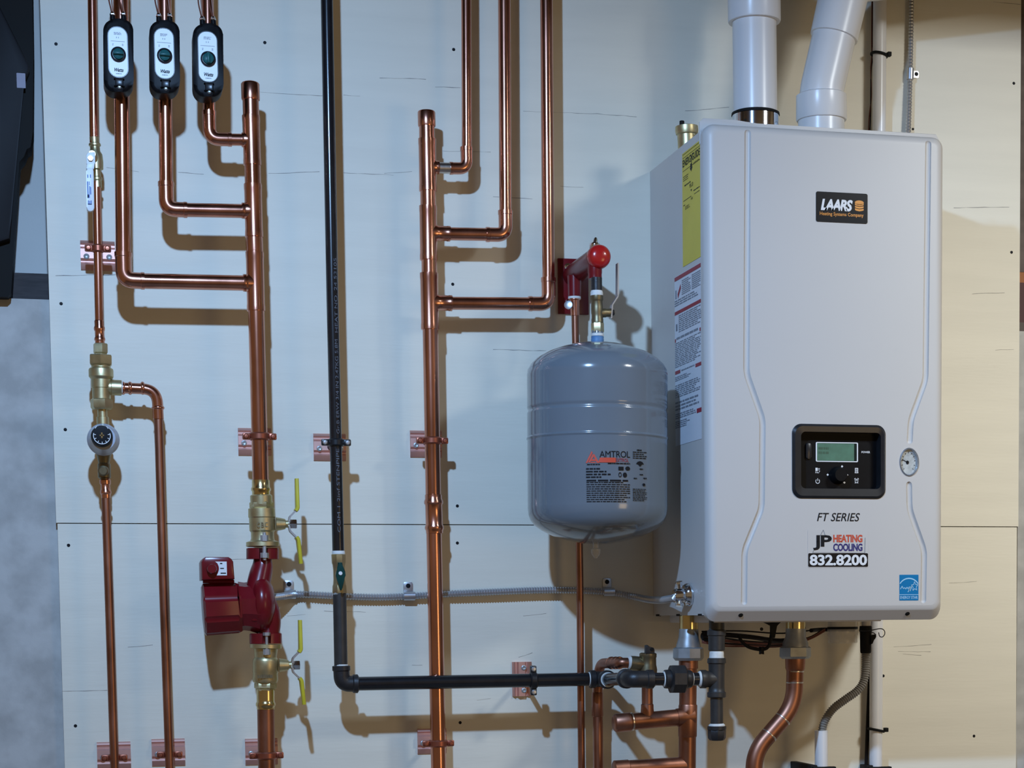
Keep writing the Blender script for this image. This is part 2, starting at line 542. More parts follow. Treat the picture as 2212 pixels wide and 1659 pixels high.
board('plywood_board', 'large upper sheet of painted plywood behind the pipes and boiler', BZS + .0008, 2.85,
      [(121, 95), (572, 92), (980, 107), (132, 656), (978, 614), (988, 1093), (141, 928), (2190, 180), (2185, 545), (1386, 1090)],
      [[(560, 199), (630, 203), (705, 208)], [(742, 205), (778, 208)], [(230, 362), (300, 371)], [(385, 372), (440, 377)], [(580, 375), (690, 371)],
       [(742, 374), (850, 378)], [(830, 374), (890, 371)], [(940, 188), (995, 189)], [(955, 326), (1060, 329)], [(1130, 240), (1290, 246), (1375, 252)],
       [(1480, 240), (1575, 232)], [(1210, 402), (1260, 405)], [(120, 596), (190, 594), (250, 594)], [(1065, 755), (1180, 758)], [(2060, 449), (2180, 447)],
       [(2100, 635), (2170, 632)], [(2150, 756), (2190, 755)], [(2145, 4), (2205, 10)], [(1065, 425), (1150, 430)], [(820, 168), (920, 171)], [(1500, 655), (1530, 655)]])
board('plywood_board', 'lower sheet of painted plywood below the long horizontal seam', BZ0, BZS - .0008,
      [(988, 1173), (148, 1178), (163, 1568), (994, 1561), (2104, 1590), (1908, 1460)],
      [[(133, 1493), (232, 1491)], [(700, 1320), (790, 1322)], [(1120, 1420), (1150, 1410)], [(276, 1398), (330, 1393)], [(890, 1437), (912, 1436)],
       [(1030, 1512), (1060, 1509)], [(1130, 1330), (1180, 1325)], [(1930, 1398), (2012, 1392)], [(1940, 1407), (2010, 1408)], [(1950, 1412), (1990, 1416)],
       [(2050, 1260), (2110, 1256)], [(620, 1330), (660, 1327)], [(480, 1210), (560, 1206)]])

# dark bin in the upper left corner
h = .012
t = thing('storage_bin', 'dark plastic bin cut off by the upper left frame edge', 'bin', W(20, 640, h))
poly = [(-110, 640), (17, 641), (24, 634), (32, 500), (42, 350), (52, 338), (58, 322), (66, 318), (71, 285), (72, 120), (70, -30), (-110, -40)]
obj('shell', prism(NB(), [W(x, y, h) for x, y in poly], (0, .065, 0), 0), 'bin_black', t)
poly = [(-110, 520), (0, 527), (22, 520), (26, 470), (47, 190), (56, 178), (64, 158), (64, 148), (0, 20), (-110, -60)]
obj('front_panel', prism(NB(), [W(x, y, h) for x, y in poly[::-1]], (0, -.018, 0), .004), 'bin', t)
obj('sticker', plate(NB(), (36, 158, 55, 190), h + .0186, .0005, .001), 'sticker_grey', t)


# ------------------------------------------------------------------ pipes
def P3(p, h):
    return W(p[0], p[1], p[2] if len(p) > 2 else h)


def pipe(parent, pts, h, w, m, name='pipe', bend=0, seg=24, vertical=None):
    q = [P3(p, h) for p in pts]
    if pts[-1][1] == 1690: q.append(q[-1] + (q[-1] - q[-2]).normalized() * .3)   # on below the frame
    mid = pts[len(pts) // 2]
    if vertical is None: vertical = abs(pts[0][1] - pts[-1][1]) > abs(pts[0][0] - pts[-1][0])
    k = kx(mid[0], mid[1], mid[2] if len(mid) > 2 else h) if vertical else kz(mid[0], mid[1], mid[2] if len(mid) > 2 else h)
    if bend: q = fillet(q, bend)
    return obj(name, tube(NB(), q, w / 2 * k, seg), m, parent)


def elbow(parent, a, c, b, h, w, m, lip=2.0, name='elbow'):
    """a soldered elbow: a bend with a slightly flared socket at both ends"""
    A, C_, B = P3(a, h), P3(c, h), P3(b, h)
    k = kx(c[0], c[1], h)
    r = w / 2 * k
    path = fillet([A, C_, B], min((A - C_).length, (B - C_).length) * .8, 12)
    n = len(path); rs = []
    la = 0
    for i in range(n):
        e = min((path[i] - A).length, (path[i] - B).length)
        rs.append(r * (1.0 if e > .006 else 1.07))
    # pin the socket lips
    pts = [A, A.lerp(C_, .16), A.lerp(C_, .18)] + path[1:-1] + [B.lerp(C_, .18), B.lerp(C_, .16), B]
    rr = [r * 1.06, r * 1.06, r] + [r] * (n - 2) + [r, r * 1.06, r * 1.06]
    return obj(name, tube(NB(), pts, rr, 24), m, parent)


def sleeve(parent, a, b, h, w, m, name='coupling', vertical=True, flare=.05):
    A, B = P3(a, h), P3(b, h)
    k = kx(a[0], a[1], h) if vertical else kz(a[0], a[1], h)
    r = w / 2 * k; L = (B - A).length
    return obj(name, lathe(NB(), A, B - A, [(0, r * .9), (0, r), (L * .5, r * (1 + flare * .3)), (L, r), (L, r * .9)], 28), m, parent)


def tee(parent, a, b, out, h, w, wb, m):
    """run a->b with a branch socket at `out` (pixels)"""
    A, B, O = P3(a, h), P3(b, h), P3(out, h)
    k = kx(a[0], a[1], h); r, rb = w / 2 * k, wb / 2 * kz(out[0], out[1], h)
    L = (B - A).length; d = (B - A).normalized()
    bm = NB()
    lathe(bm, A, d, [(0, r * .9), (0, r * 1.03), (.008, r * 1.03), (.012, r), (L - .012, r), (L - .008, r * 1.03), (L, r * 1.03), (L, r * .9)], 28)
    c = A + d * ((O - A).dot(d)); e = O - c; n = e.normalized()
    lathe(bm, c, n, [(0, rb), (r * .85, rb * 1.16), (r * 1.1, rb * 1.02), (e.length - .006, rb), (e.length - .005, rb * 1.04), (e.length, rb * 1.04), (e.length, rb * .9)], 28)
    return obj('tee', bm, m, parent)


def press_bead(bm, c, d, r, hgt=.0016):
    return lathe(bm, Vector(c) - Vector(d).normalized() * .003, d, [(0, r), (.0015, r + hgt), (.0030, r + hgt * 1.2), (.0045, r + hgt), (.006, r)], 28)


# --- supply header on the left with its three loops
HS = .105
t = thing('copper_manifold', 'capped vertical copper header standing on the brass valve and red pump', 'manifold', W(563, 1038, HS))
pipe(t, [(541, 195), (552, 620), (563, 1042)], HS, 35, 'copper', 'riser')
obj('cap', vrev(NB(), (540.5, 177), (541.5, 216), HS, [(177, 14), (179, 18), (182, 20), (213, 20), (216, 19.5), (216, 17)]), 'copper', t)
tee(t, (542, 250), (545, 357), (522, 302), HS, 37.5, 30, 'copper')
tee(t, (546, 398), (549, 512), (522, 455), HS, 38, 33, 'copper')
tee(t, (550, 545), (553, 672), (525, 611), HS, 38.5, 36, 'copper')
sleeve(t, (549, 514), (550, 543), HS, 36.5, 'copper')

t = thing('copper_pipe', 'thick copper pipe dropping from the leftmost actuator to the lowest header tee', 'pipe', W(268, 605, HS))
pipe(t, [(256.5, -470), (266.5, 560)], HS, 33, 'copper', 'riser')
elbow(t, (266, 545), (267.5, 605), (312, 607), HS, 36, 'copper')
pipe(t, [(308, 607), (532, 611.5)], HS, 33, 'copper', 'branch')
t = thing('copper_pipe', 'copper pipe dropping from the middle actuator to the second header tee', 'pipe', W(360, 452, HS))
pipe(t, [(351, -470), (359, 410)], HS, 30, 'copper', 'riser')
elbow(t, (358.5, 393), (359.7, 452), (404, 453.5), HS, 33, 'copper')
pipe(t, [(400, 453.5), (530, 456)], HS, 30, 'copper', 'branch')
t = thing('copper_pipe', 'short copper pipe dropping from the third actuator to the top header tee', 'pipe', W(453, 300, HS))
pipe(t, [(442, -470), (452, 262)], HS, 26, 'copper', 'riser')
elbow(t, (451.5, 240), (453, 300.5), (500, 301.5), HS, 29, 'copper')
pipe(t, [(495, 301.5), (530, 302)], HS, 26, 'copper', 'branch')

# --- return header in the middle with its three loops
HR = .069
t = thing('copper_manifold', 'tall capped copper header in the middle running down behind the black pipe', 'manifold', W(948, 1659, HR))
pipe(t, [(921.5, 250), (936, 1080), (948, 1690)], HR, 33, 'copper', 'riser')
obj('cap', vrev(NB(), (921, 239), (922, 273), HR, [(239, 14), (240.5, 17.5), (243, 19), (271, 19), (273, 18.5), (273, 16)]), 'copper', t)
tee(t, (922.5, 300), (924.5, 413), (948, 362), HR, 37, 28, 'copper')
tee(t, (924.5, 445), (926, 562), (972, 505), HR, 37, 32, 'copper')
tee(t, (926.5, 590), (929, 712), (976, 655), HR, 38, 33, 'copper')
b = NB(); vrev(b, (936, 1068), (938.5, 1153), HR, [(1068, 16), (1069, 18), (1078, 18.2), (1082, 20), (1087, 20.5), (1091, 18.2), (1133, 18.2), (1137, 20), (1142, 20.5), (1146, 18.4), (1152, 18), (1153, 16)])
obj('press_coupling', b, 'copper', t)
t = thing('copper_pipe', 'thinnest copper riser bending into the top tee of the middle header', 'pipe', W(1012, 365, HR))
pipe(t, [(1004.7, -470), (1008.5, 330)], HR, 21, 'copper', 'riser')
elbow(t, (1007.5, 318), (1008.5, 364), (972, 363.5), HR, 25, 'copper')
pipe(t, [(976, 363.5), (944, 362.5)], HR, 24, 'solder', 'stub')
t = thing('copper_pipe', 'middle copper riser bending left into the second tee of the middle header', 'pipe', W(1093, 508, HR))
pipe(t, [(1086.5, -470), (1092, 470)], HR, 26, 'copper', 'riser')
elbow(t, (1091.5, 455), (1092.5, 507.5), (1050, 506.5), HR, 29.5, 'copper')
pipe(t, [(1055, 506.5), (968, 505)], HR, 28, 'copper', 'branch')
t = thing('copper_pipe', 'longest copper riser bending left into the lowest tee of the middle header', 'pipe', W(1186, 656, HR))
pipe(t, [(1176.5, -470), (1185, 618)], HR, 26, 'copper', 'riser')
elbow(t, (1184.5, 600), (1185.5, 656.5), (1142, 656), HR, 29.5, 'copper')
pipe(t, [(1146, 656), (972, 655)], HR, 28, 'copper', 'branch')


# --- strap plates with split-ring clamps
def bracket(label, px, py, h, w, m='copper_clamp', sideways=False, pw=.056, ph=.047, dx=0.0):
    c = W(px, py, h); k = kx(px, py, h); r = w / 2 * k
    base = Vector((c.x, 0, c.z))
    t = thing('pipe_clamp', label, 'clamp', base, 'copper strap plates with split rings')
    U = Vector((0, 0, 1)) if sideways else Vector((1, 0, 0))
    V = Vector((-1, 0, 0)) if sideways else Vector((0, 0, 1))
    N = Vector((0, -1, 0))
    prof = [(-.5, .002), (-.44, .0035), (-.30, .0055), (-.24, .0035), (-.20, .0035), (-.12, .0085), (.20, .0085), (.28, .0045), (.34, .0045), (.40, .0070), (.46, .005), (.5, .002)]
    b = NB()
    outer = [base + V * (s * ph) + N * d for s, d in prof]
    poly = [p - U * pw / 2 + U * dx for p in outer] + [base + V * (.5 * ph) - U * pw / 2 + U * dx, base - V * (.5 * ph) - U * pw / 2 + U * dx]
    prism(b, poly, U * pw)
    pl = obj('plate', b, 'copper_plate', t, 20)
    for s in (-1, 1):
        q = base + U * (s * pw * .33 + dx) - V * ph * .06 + N * .0082
        obj('screw', lathe(NB(), q, N, [(0, .0050), (.0012, .0046), (.0018, .003), (.0012, .0014)], 14), 'galv', pl)
    # post and ring
    obj('post', lathe(NB(), base + N * .006, N, [(0, .006), (.004, .0045), (h - r - .008, .0045)], 12), m, t)
    rb = NB()
    ax = V
    rr = r + .0004
    x, y = frame(ax)
    segs = 36; rings = []
    sec = [(-.0055, rr), (.0055, rr), (.0062, rr + .0014), (.0040, rr + .0032), (-.0040, rr + .0032), (-.0062, rr + .0014)]
    for i in range(segs):
        a = 2 * PI * i / segs; d = x * math.cos(a) + y * math.sin(a)
        rings.append([rb.verts.new(c + d * q + ax * s) for s, q in sec])
    for i in range(segs):
        A, B = rings[i], rings[(i + 1) % segs]
        for j in range(6): rb.faces.new((A[j], A[(j + 1) % 6], B[(j + 1) % 6], B[j]))
    bmesh.ops.recalc_face_normals(rb, faces=rb.faces)
    for s in (-1, 1):
        box_c = c + U * s * (r + .0075)
        lo = [0, 0, 0]; hi = [0, 0, 0]
        e = U * .0070 + V * .0055 + Vector((0, .0045, 0))
        e = Vector((abs(e.x), abs(e.y), abs(e.z)))
        box(rb, box_c - e, box_c + e, .002)
    ring = obj('ring', rb, m, t)
    for s in (-1, 1):
        q = c + U * s * (r + .0085) + N * .004
        obj('bolt', lathe(NB(), q, N, [(0, .0044), (.0022, .0044), (.0034, .003), (.0036, .001)], 14), 'steel' if m == 'clamp_black' else m, ring)
    return t


bracket('copper strap plate and ring on the thin feed pipe above the brass backflow valve', 211.5, 537, .068, 18, pw=.056, ph=.049)
bracket('copper strap plate and ring on the left header above the upper yellow-handled valve', 560.5, 943, HS, 36)
bracket('copper strap plate and ring on the middle header at the tank\'s mid height', 933.5, 952, HR, 33)
bracket('copper strap plate with black ring on the vertical black gas pipe', 726, 956, .097, 27, 'clamp_black')
bracket('copper strap plate with black ring on the horizontal black gas pipe', 1152, 1470, .097, 28, 'clamp_black', True, pw=.062, ph=.036)
bracket('copper strap plate and ring on the leftmost pipe at the bottom frame edge', 247, 1637, .062, 19)
bracket('copper strap plate and ring on the second pipe from left at the bottom', 366.5, 1630, .062, 18)
bracket('copper strap plate and ring under the lower yellow-handled valve at the bottom', 575.5, 1632, HS, 37, pw=.056, ph=.046)
bracket('copper strap plate and ring on the middle header at the bottom frame edge', 946.5, 1606, HR, 33, pw=.052, ph=.045)

# --- zone actuators with green dials
HA = .158


def back(p, h):
    return Vector((p.x, -h, p.z))


def actuator(label, x, y, dial):
    """x, y: the top left corner of the black body (pixels)"""
    t = thing('pipe_actuator', label, 'actuator', W(x + 33, y + 84, HS), 'black dial actuators on the copper risers')
    # body outline, narrower at the bottom
    P = []
    for cx_, cy_, r_x, r_y, a0 in ((43, 23, 22, 23, 0), (22, 23, 22, 23, 90), (25, 131, 24, 27, 180), (42, 131, 24, 27, 270)):
        for q_ in range(9):
            a_ = math.radians(a0 + q_ * 11.25)
            P.append((cx_ + r_x * math.cos(a_), cy_ - r_y * math.sin(a_)))
    b = NB(); prism(b, [back(W(x + a, y + c, HA), .115) for a, c in P], (0, -(HA - .115), 0), .006, 3)
    body = obj('body', b, 'black', t, 60)
    b = NB(); plate(b, (x + 10, y + 17, x + 54, y + 128), HA + .002, .002, .015)
    obj('rim', b, 'bezel', body)
    fx = (x + 12, y + 19, x + 52, y + 126)
    fp = obj('faceplate', plate(NB(), fx, HA + .0032, .0012, .013), 'face', t)
    fn = on_front(*fx, HA + .0036)
    b = NB()
    bars(b, lambda u, v: fn(.30 + .4 * u, .84 + .06 * v), 3, .45, 3, int(x))
    quad(b, fn, .42, .78, .45, .81); quad(b, fn, .53, .78, .56, .81); quad(b, fn, .12, .715, .88, .722)
    bars(b, lambda u, v: fn(.20 + .08 * u, .62 + .05 * v), 2, .5, 2, 4); bars(b, lambda u, v: fn(.72 + .08 * u, .62 + .05 * v), 2, .5, 2, 5)
    arc_strip(b, fn, .5, .47, .40, .165, PI * 1.15, PI * 1.85, .012)
    bars(b, lambda u, v: fn(.35 + .4 * u, .055 + .02 * v), 1, .8, 4, 8)
    obj('print', b, 'ink_grey', fp)
    b = NB(); write(b, 'Watts', on_front(x + 24, y + 107, x + 44, y + 115, HA + .0036), .03, .3)
    obj('logo', b, 'ink', fp)
    kc = W(x + 32.5, y + 78, HA + .003); k = kx(x, y, HA)
    d = obj('dial', lathe(NB(), kc, (0, -1, 0), [(0, 16.5 * k), (.003, 16.5 * k), (.004, 15 * k), (.0042, 13.5 * k), (.003, 12.5 * k), (.0035, 1e-4)], 32), 'bezel', t)
    b = NB(); lathe(b, kc + Vector((0, -.003, 0)), (0, -1, 0), [(0, 12 * k), (.004, 11.5 * k), (.005, 9 * k)], 28)
    e = Vector((11 * k, 0, 3.2 * k)) if dial == 'h' else Vector((3.2 * k, 0, 11 * k))
    box(b, kc + Vector((-e.x, -.0135, -e.z)), kc + Vector((e.x, -.006, e.z)), .0012)
    obj('grip', b, 'teal', d)
    b = NB(); box(b, W(x + 26, y + 147, HA - .002), W(x + 43, y + 131, HA + .004), .002)
    obj('latch', b, 'bezel', body)
    obj('lamp_window', lathe(NB(), W(x + 35, y + 149, HA - .002), (0, -1, 0), [(0, 5 * k), (.004, 4.5 * k), (.006, 2 * k)], 16), 'galv', body)
    for dx in (20.5, 44):
        obj('gland', vrev(NB(), (x + dx, y + 3), (x + dx - .5, y - 8), .14, [(y + 3, 6), (y - 7, 5.5), (y - 8, 4)], 16), 'black', t)
        g = obj('gland_nut', vrev(NB(), (x + dx - .2, y - 5), (x + dx - .8, y - 14), .14, [(y - 5, 5), (y - 7, 6.2), (y - 10, 6.2), (y - 11, 4.8), (y - 14, 4)], 6), 'chrome', t)
        for j in (-1, 1):
            s = -1 if dx < 30 else 1
            pth = smooth_path([W(x + dx + j * 1.5, y - 10, .14), W(x + dx + j * 2 - 3, y - 25, .143), W(x + dx - 6 + j * 3, y - 45, .142), W(x + dx - 9 + j * 2, y - 80, .14)], 6)
            obj('wire', tube(NB(), pth, .0011, 8), 'wire_bare' if j > 0 else 'wire_red', t)
    return t


actuator('leftmost black dial actuator, its green knob bar lying level', 223, 40, 'h')
actuator('middle black dial actuator, between the other two', 323, 43, 'h')
actuator('rightmost black dial actuator, its green knob bar standing upright', 417, 50, 'v')

# ------------------------------------------------------------------ cold feed line at the far left
HL = .068
t = thing('copper_pipe', 'thin copper pipe entering at the top left above the white-levered valve', 'pipe', W(203, 300, HL))
pipe(t, [(192.5, -470), (203.5, 312)], HL, 20, 'copper')
t = thing('ball_valve', 'small brass ball valve with a white lever on the thin left pipe', 'valve', W(205, 340, HL))
b = NB(); vrev(b, (203.5, 296), (210.5, 398), HL, [(296, 9.5), (297, 10.5), (309, 10.5), (311, 13), (315, 13), (317, 10.5), (327, 11), (334, 15), (350, 16), (366, 15), (368, 9), (382, 9), (384, 11.5), (389, 11.5), (391, 9.5), (405, 9.5)])
obj('body', b, 'brass', t)
k = kx(205, 345, HL)
b = NB(); lathe(b, W(199, 343, HL), (0, -1, 0), [(0, .009), (.018, .0085), (.020, .0055), (.036, .0055)], 20)
obj('stem', b, 'brass', t)
p0 = W(195.5, 344, .105)
b = NB()
prism(b, [W(x, y, .102) for x, y in ((186, 336), (190, 330), (205, 329), (206, 354), (187, 355))], (0, -.003, 0), .001)
prism(b, [W(x, y, .102) for x, y in ((188, 354), (205, 353), (203, 366), (186, 366))], (0, -.004, 0), .001)
lv = obj('lever', b, 'face', t)
obj('nut', hexnut(NB(), W(195.5, 343, .104), (0, -1, 0), .006, .0045), 'chrome', lv)
obj('grip', prism(NB(), [W(x, y, .104) for x, y in ((186, 372), (187, 365), (201, 365), (202.5, 372), (204, 450), (202, 456), (197, 458.5), (192, 458), (188, 455), (187, 448))], (0, -.007, 0), .002), 'face', lv)
b = NB()
for (x0, y0, x1, y1) in ((188.5, 377, 190.5, 384), (194.5, 377, 196.5, 384), (188.5, 392, 191, 428), (192, 392, 193.5, 400), (193, 402, 195, 420), (195.5, 404, 197, 420), (189, 420, 194, 427), (190, 433, 192, 442), (193, 434, 195, 442), (196, 433, 198, 442), (190, 440, 198, 442)):
    quad(b, on_front(x0, y0, x1, y1, .1114), 0, 0, 1, 1)
obj('print', b, 'ink_blue', lv)

t = thing('copper_pipe', 'thin copper pipe between the white-levered valve and the backflow valve', 'pipe', W(215, 745, HL))
pipe(t, [(208.5, 392), (215, 735)], HL, 18.5, 'copper')
b = NB(); vrev(b, (214, 692), (216, 746), HL, [(692, 9.6), (694, 10.5), (704, 10.3), (708, 12), (713, 12), (716, 10.3), (728, 10.3), (731, 12), (735, 12), (737, 10.5), (746, 10.5)])
obj('press_adapter', b, 'copper', t)

t = thing('backflow_valve', 'chunky brass backflow preventer with hex ends above the round gauge-like regulator', 'valve', W(219, 890, HL))
obj('adapter', vrev(NB(), (217, 742), (217.5, 772), HL, [(742, 14.5), (744, 16), (762, 16), (764, 14), (772, 14)], 6, .3), 'brass', t)
obj('union_nut', vrev(NB(), (217.7, 767), (218, 792), HL, [(767, 25), (769, 27), (787, 27), (791, 23)], 6, .55), 'brass', t)
b = NB(); vrev(b, (218, 788), (219.5, 866), HL, [(788, 21), (794, 21), (797, 26), (800, 27), (814, 27), (818, 24), (820, 22), (838, 22), (839, 20), (866, 20)], 32)
obj('body', b, 'brass', t)
obj('hex_end', vrev(NB(), (219.5, 862), (220, 886), HL, [(862, 23), (864, 25), (880, 25), (885, 21)], 6, .25), 'brass', t)
obj('side_port', hrev(NB(), (225, 836), (263, 838), HL, [(225, 15), (240, 15), (241, 17), (262, 17), (263, 15)]), 'brass', t)
obj('nipple', vrev(NB(), (221, 884), (223, 925), HL, [(884, 11), (900, 11), (901, 13.5), (918, 13.5), (919, 11), (925, 11)]), 'brass', t)

t = thing('pressure_regulator', 'round bell-shaped pressure regulator with a dark dial, grey rim facing out', 'regulator', W(222, 950, HL))
c = W(223, 953, HL); k = kx(222, 950, HL)
b = NB(); vrev(b, (222, 915), (226, 1045), HL, [(915, 12), (930, 20), (975, 20), (985, 15), (1000, 12), (1003, 14), (1032, 14), (1034, 10), (1045, 10)])
bd = obj('body', b, 'brass_dull', t)
b = NB(); lathe(b, c + Vector((0, .01, 0)), (0, -1, 0), [(0, .016), (.016, .022), (.030, .0258), (.036, .0262), (.040, .0262), (.0425, .0248), (.050, .0230), (.066, .0196), (.069, .0190), (.069, .012)], 40)
obj('bell', b, 'grey_dial', t)
cc = W(220, 942, .1355); k = kx(220, 942, .1355)
b = NB(); lathe(b, cc + Vector((0, .006, 0)), (0, -1, 0), [(0, 24 * k), (.010, 22.5 * k), (.012, 21 * k), (.0125, 16 * k)], 36)
cap = obj('dial_cap', b, 'ink', t)
b = NB()
fd = lambda u, v: cc + Vector(((u - .5) * 44 * k, -.0072, (v - .5) * 44 * k))
arc_strip(b, fd, .5, .5, .43, .43, PI * .9, PI * 2.1, .035, 24)
for a in range(7):
    an = PI * .95 + a * PI * .185
    line_strip(b, fd, [(.5 + .3 * math.cos(an), .5 + .3 * math.sin(an)), (.5 + .40 * math.cos(an), .5 + .40 * math.sin(an))], .03)
line_strip(b, fd, [(.18, .86), (.26, .98)], .03); line_strip(b, fd, [(.82, .86), (.74, .98)], .03)
obj('dial_marks', b, 'white', cap)
b = NB(); line_strip(b, fd, [(.5, .38), (.5, .66)], .07); line_strip(b, fd, [(.39, .52), (.61, .52)], .06)
obj('screw_slot', b, 'brass_hi', cap)
obj('test_cap', lathe(NB(), W(225, 1016, HL + .008), (-.1, -1, -.12), [(0, .007), (.012, .0085), (.018, .0085), (.020, .006)], 24), 'brass_dull', t)

t = thing('copper_pipe', 'thin copper pipe running from under the regulator to the bottom frame edge', 'pipe', W(247, 1655, HL))
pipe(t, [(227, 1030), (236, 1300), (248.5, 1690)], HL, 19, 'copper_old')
b = NB(); vrev(b, (227, 1036), (229, 1076), HL, [(1036, 11), (1038, 12.5), (1046, 12), (1047, 10), (1058, 10.5), (1061, 12.3), (1066, 12.3), (1068, 10.4), (1076, 10)])
obj('press_adapter', b, 'copper', t)
t = thing('copper_pipe', 'thin copper pipe bending down from the backflow valve side port', 'pipe', W(366, 1650, HL))
pth = fillet([W(262, 838, HL), W(339, 841, HL), W(342, 905, HL)], .028, 10)
k = kx(339, 860, HL)
obj('elbow', tube(NB(), pth, 12 * k, 24), 'copper', t)
for xx in (266, 281, 308): obj('press_bead', press_bead(NB(), W(xx, 838.5, HL), Vector((1, 0, 0)), 12 * k), 'copper', t)
obj('press_bead', press_bead(NB(), W(341.5, 881, HL), Vector((0, 0, 1)), 11.5 * k), 'copper', t)
obj('collar', hrev(NB(), (259, 838), (267, 838), HL, [(259, 14.5), (264, 14.5), (267, 13)]), 'tape', t)
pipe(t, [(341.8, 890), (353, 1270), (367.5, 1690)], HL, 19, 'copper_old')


# ------------------------------------------------------------------ pump and its two valves (all on the left header line)
def press_end(b, xa, ya, xb, yb, w):
    d = 1 if yb > ya else -1
    return vrev(b, (xa, ya), (xb, yb), HS, [(ya, w * .92), (ya + d, w), (ya + 10 * d, w), (ya + 13 * d, w * 1.1), (ya + 17 * d, w * 1.1), (ya + 20 * d, w), (yb, w * .98)])


def butterfly(t, px, py, s=1.0):
    """yellow two-armed handle seen edge-on; px, py: pixel of the stem"""
    k = kx(px, py, HS); c = W(px, py, HS)
    b = NB(); lathe(b, W(px - 26, py, HS), (1, 0, 0), [(0, 15 * k), (12 * k, 13 * k), (20 * k, 11 * k), (21 * k, 8 * k), (26 * k, 8 * k)], 24)
    obj('stem_boss', b, 'brass', t)
    hb = NB()
    for sgn in (1, -1):
        pts = [c + Vector((2 * k, 0, sgn * .004)), c + Vector((4 * k, 0, sgn * .012)), c + Vector((18 * k, 0, sgn * .023))]
        for a, e in zip(pts, pts[1:]):
            d = (e - a).normalized(); n = Vector((d.z, 0, -d.x)) * .0013; w = Vector((0, .009, 0))
            prism(hb, [a - n - w, a + n - w, a + n + w, a - n + w], e - a)
    h_ = obj('handle', hb, 'steel', t)
    for sgn in (1, -1):
        g = NB()
        L = (70 if sgn > 0 else 58) * s * k
        pth = [c + Vector((17 * k, 0, sgn * .022)), c + Vector((21 * k, 0, sgn * (.026))), c + Vector(((21 if sgn > 0 else 26) * k, 0, sgn * (.022 + L)))]
        pth = fillet(pth, .004, 4)
        rings = []
        n = len(pth)
        for i, p in enumerate(pth):
            d = (pth[min(i + 1, n - 1)] - pth[max(i - 1, 0)]).normalized(); nn = Vector((d.z, 0, -d.x)) * .0030
            wv = Vector((0, .0105 if i < n - 1 else .006, 0))
            rings.append([g.verts.new(q) for q in (p - nn - wv, p - nn * .6 - wv * 1.15, p + nn * .6 - wv * 1.15, p + nn - wv, p + nn + wv, p + nn * .6 + wv * 1.15, p - nn * .6 + wv * 1.15, p - nn + wv)])
        for A, B in zip(rings, rings[1:]):
            for j in range(8): g.faces.new((A[j], A[(j + 1) % 8], B[(j + 1) % 8], B[j]))
        g.faces.new(rings[0][::-1]); g.faces.new(rings[-1])
        bmesh.ops.recalc_face_normals(g, faces=g.faces)
        obj('grip', g, 'yellow', h_)
    obj('nut', hexnut(NB(), c + Vector((3 * k, 0, 0)), (1, 0, 0), .012, .0085), 'chrome', h_)
    return h_


t = thing('ball_valve', 'upper brass flanged ball valve with yellow grips, on top of the red pump', 'valve', W(567, 1182, HS))
b = NB(); press_end(b, 564, 1072, 563, 1037, 19.5); obj('press_end', b, 'brass_hi', t)
obj('neck', vrev(NB(), (564, 1069), (565, 1090), HS, [(1069, 22), (1071, 24), (1090, 24)]), 'brass', t)
obj('hex_collar', vrev(NB(), (564.8, 1084), (565.4, 1099), HS, [(1084, 24), (1086, 26.5), (1096, 26.5), (1098, 25)], 6, .2), 'brass', t)
b = NB(); vrev(b, (565, 1097), (568, 1182), HS, [(1097, 24), (1099, 29), (1117, 29.5), (1119, 28), (1146, 28), (1150, 25), (1163, 25), (1168, 27), (1171, 36), (1180, 36.5), (1181, 34)], 32)
bd = obj('body', b, 'brass', t)
butterfly(t, 622, 1132)
b = NB()
for i in range(3): write(b, 'CBC'[i] if i != 1 else 'B', on_front(555 + i * 9, 1128, 561 + i * 9, 1139, HS + .0235), .02)
obj('cast_mark', b, 'brass_dull', bd)
for xx in (571,):
    q = W(xx, 1158, HS + .024)
    obj('bolt', vrev(NB(), (571, 1150), (571.5, 1216), HS + .0235, [(1150, 4), (1156, 4), (1156.1, 9), (1169, 9), (1169.1, 4.5), (1194, 4.5), (1194.1, 9), (1205, 9), (1205.1, 4), (1210, 4)], 6), 'steel', t)

t = thing('ball_valve', 'lower brass flanged ball valve with yellow grips, under the red pump', 'valve', W(574, 1392, HS))
b = NB(); vrev(b, (574, 1391), (573, 1482), HS, [(1391, 33), (1392, 34.5), (1400, 34.5), (1402, 26), (1420, 24), (1424, 27), (1428, 28), (1452, 28), (1454, 27), (1468, 28), (1474, 26), (1476, 22), (1482, 22)], 32)
bd = obj('body', b, 'brass', t)
obj('hex_collar', vrev(NB(), (573.5, 1474), (573.5, 1492), HS, [(1474, 23), (1476, 24.5), (1486, 24.5), (1488, 21), (1492, 21)], 6, .2), 'brass', t)
b = NB(); vrev(b, (573.5, 1490), (574, 1533), HS, [(1490, 19.5), (1512, 19.5), (1516, 19.5), (1519, 21.5), (1524, 21.5), (1527, 19.5), (1532, 19.3), (1533, 17.5)])
obj('press_end', b, 'brass_hi', t)
butterfly(t, 629, 1437)
b = NB(); bars(b, on_front(556, 1458, 590, 1466, HS + .0235), 1, .9, 6, 3, 0)
obj('cast_mark', b, 'brass_dull', bd)
obj('bolt', vrev(NB(), (576, 1366), (576.5, 1416), HS + .0225, [(1366, 4), (1366.1, 8), (1373, 8), (1373.1, 3.5), (1402, 3.5), (1402.1, 8), (1414, 8), (1415, 6)], 6), 'steel', t)
t = thing('copper_pipe', 'copper pipe leaving the lower yellow-handled valve at the bottom frame edge', 'pipe', W(576, 1650, HS))
pipe(t, [(574, 1530), (576.5, 1690)], HS, 37, 'copper_old')

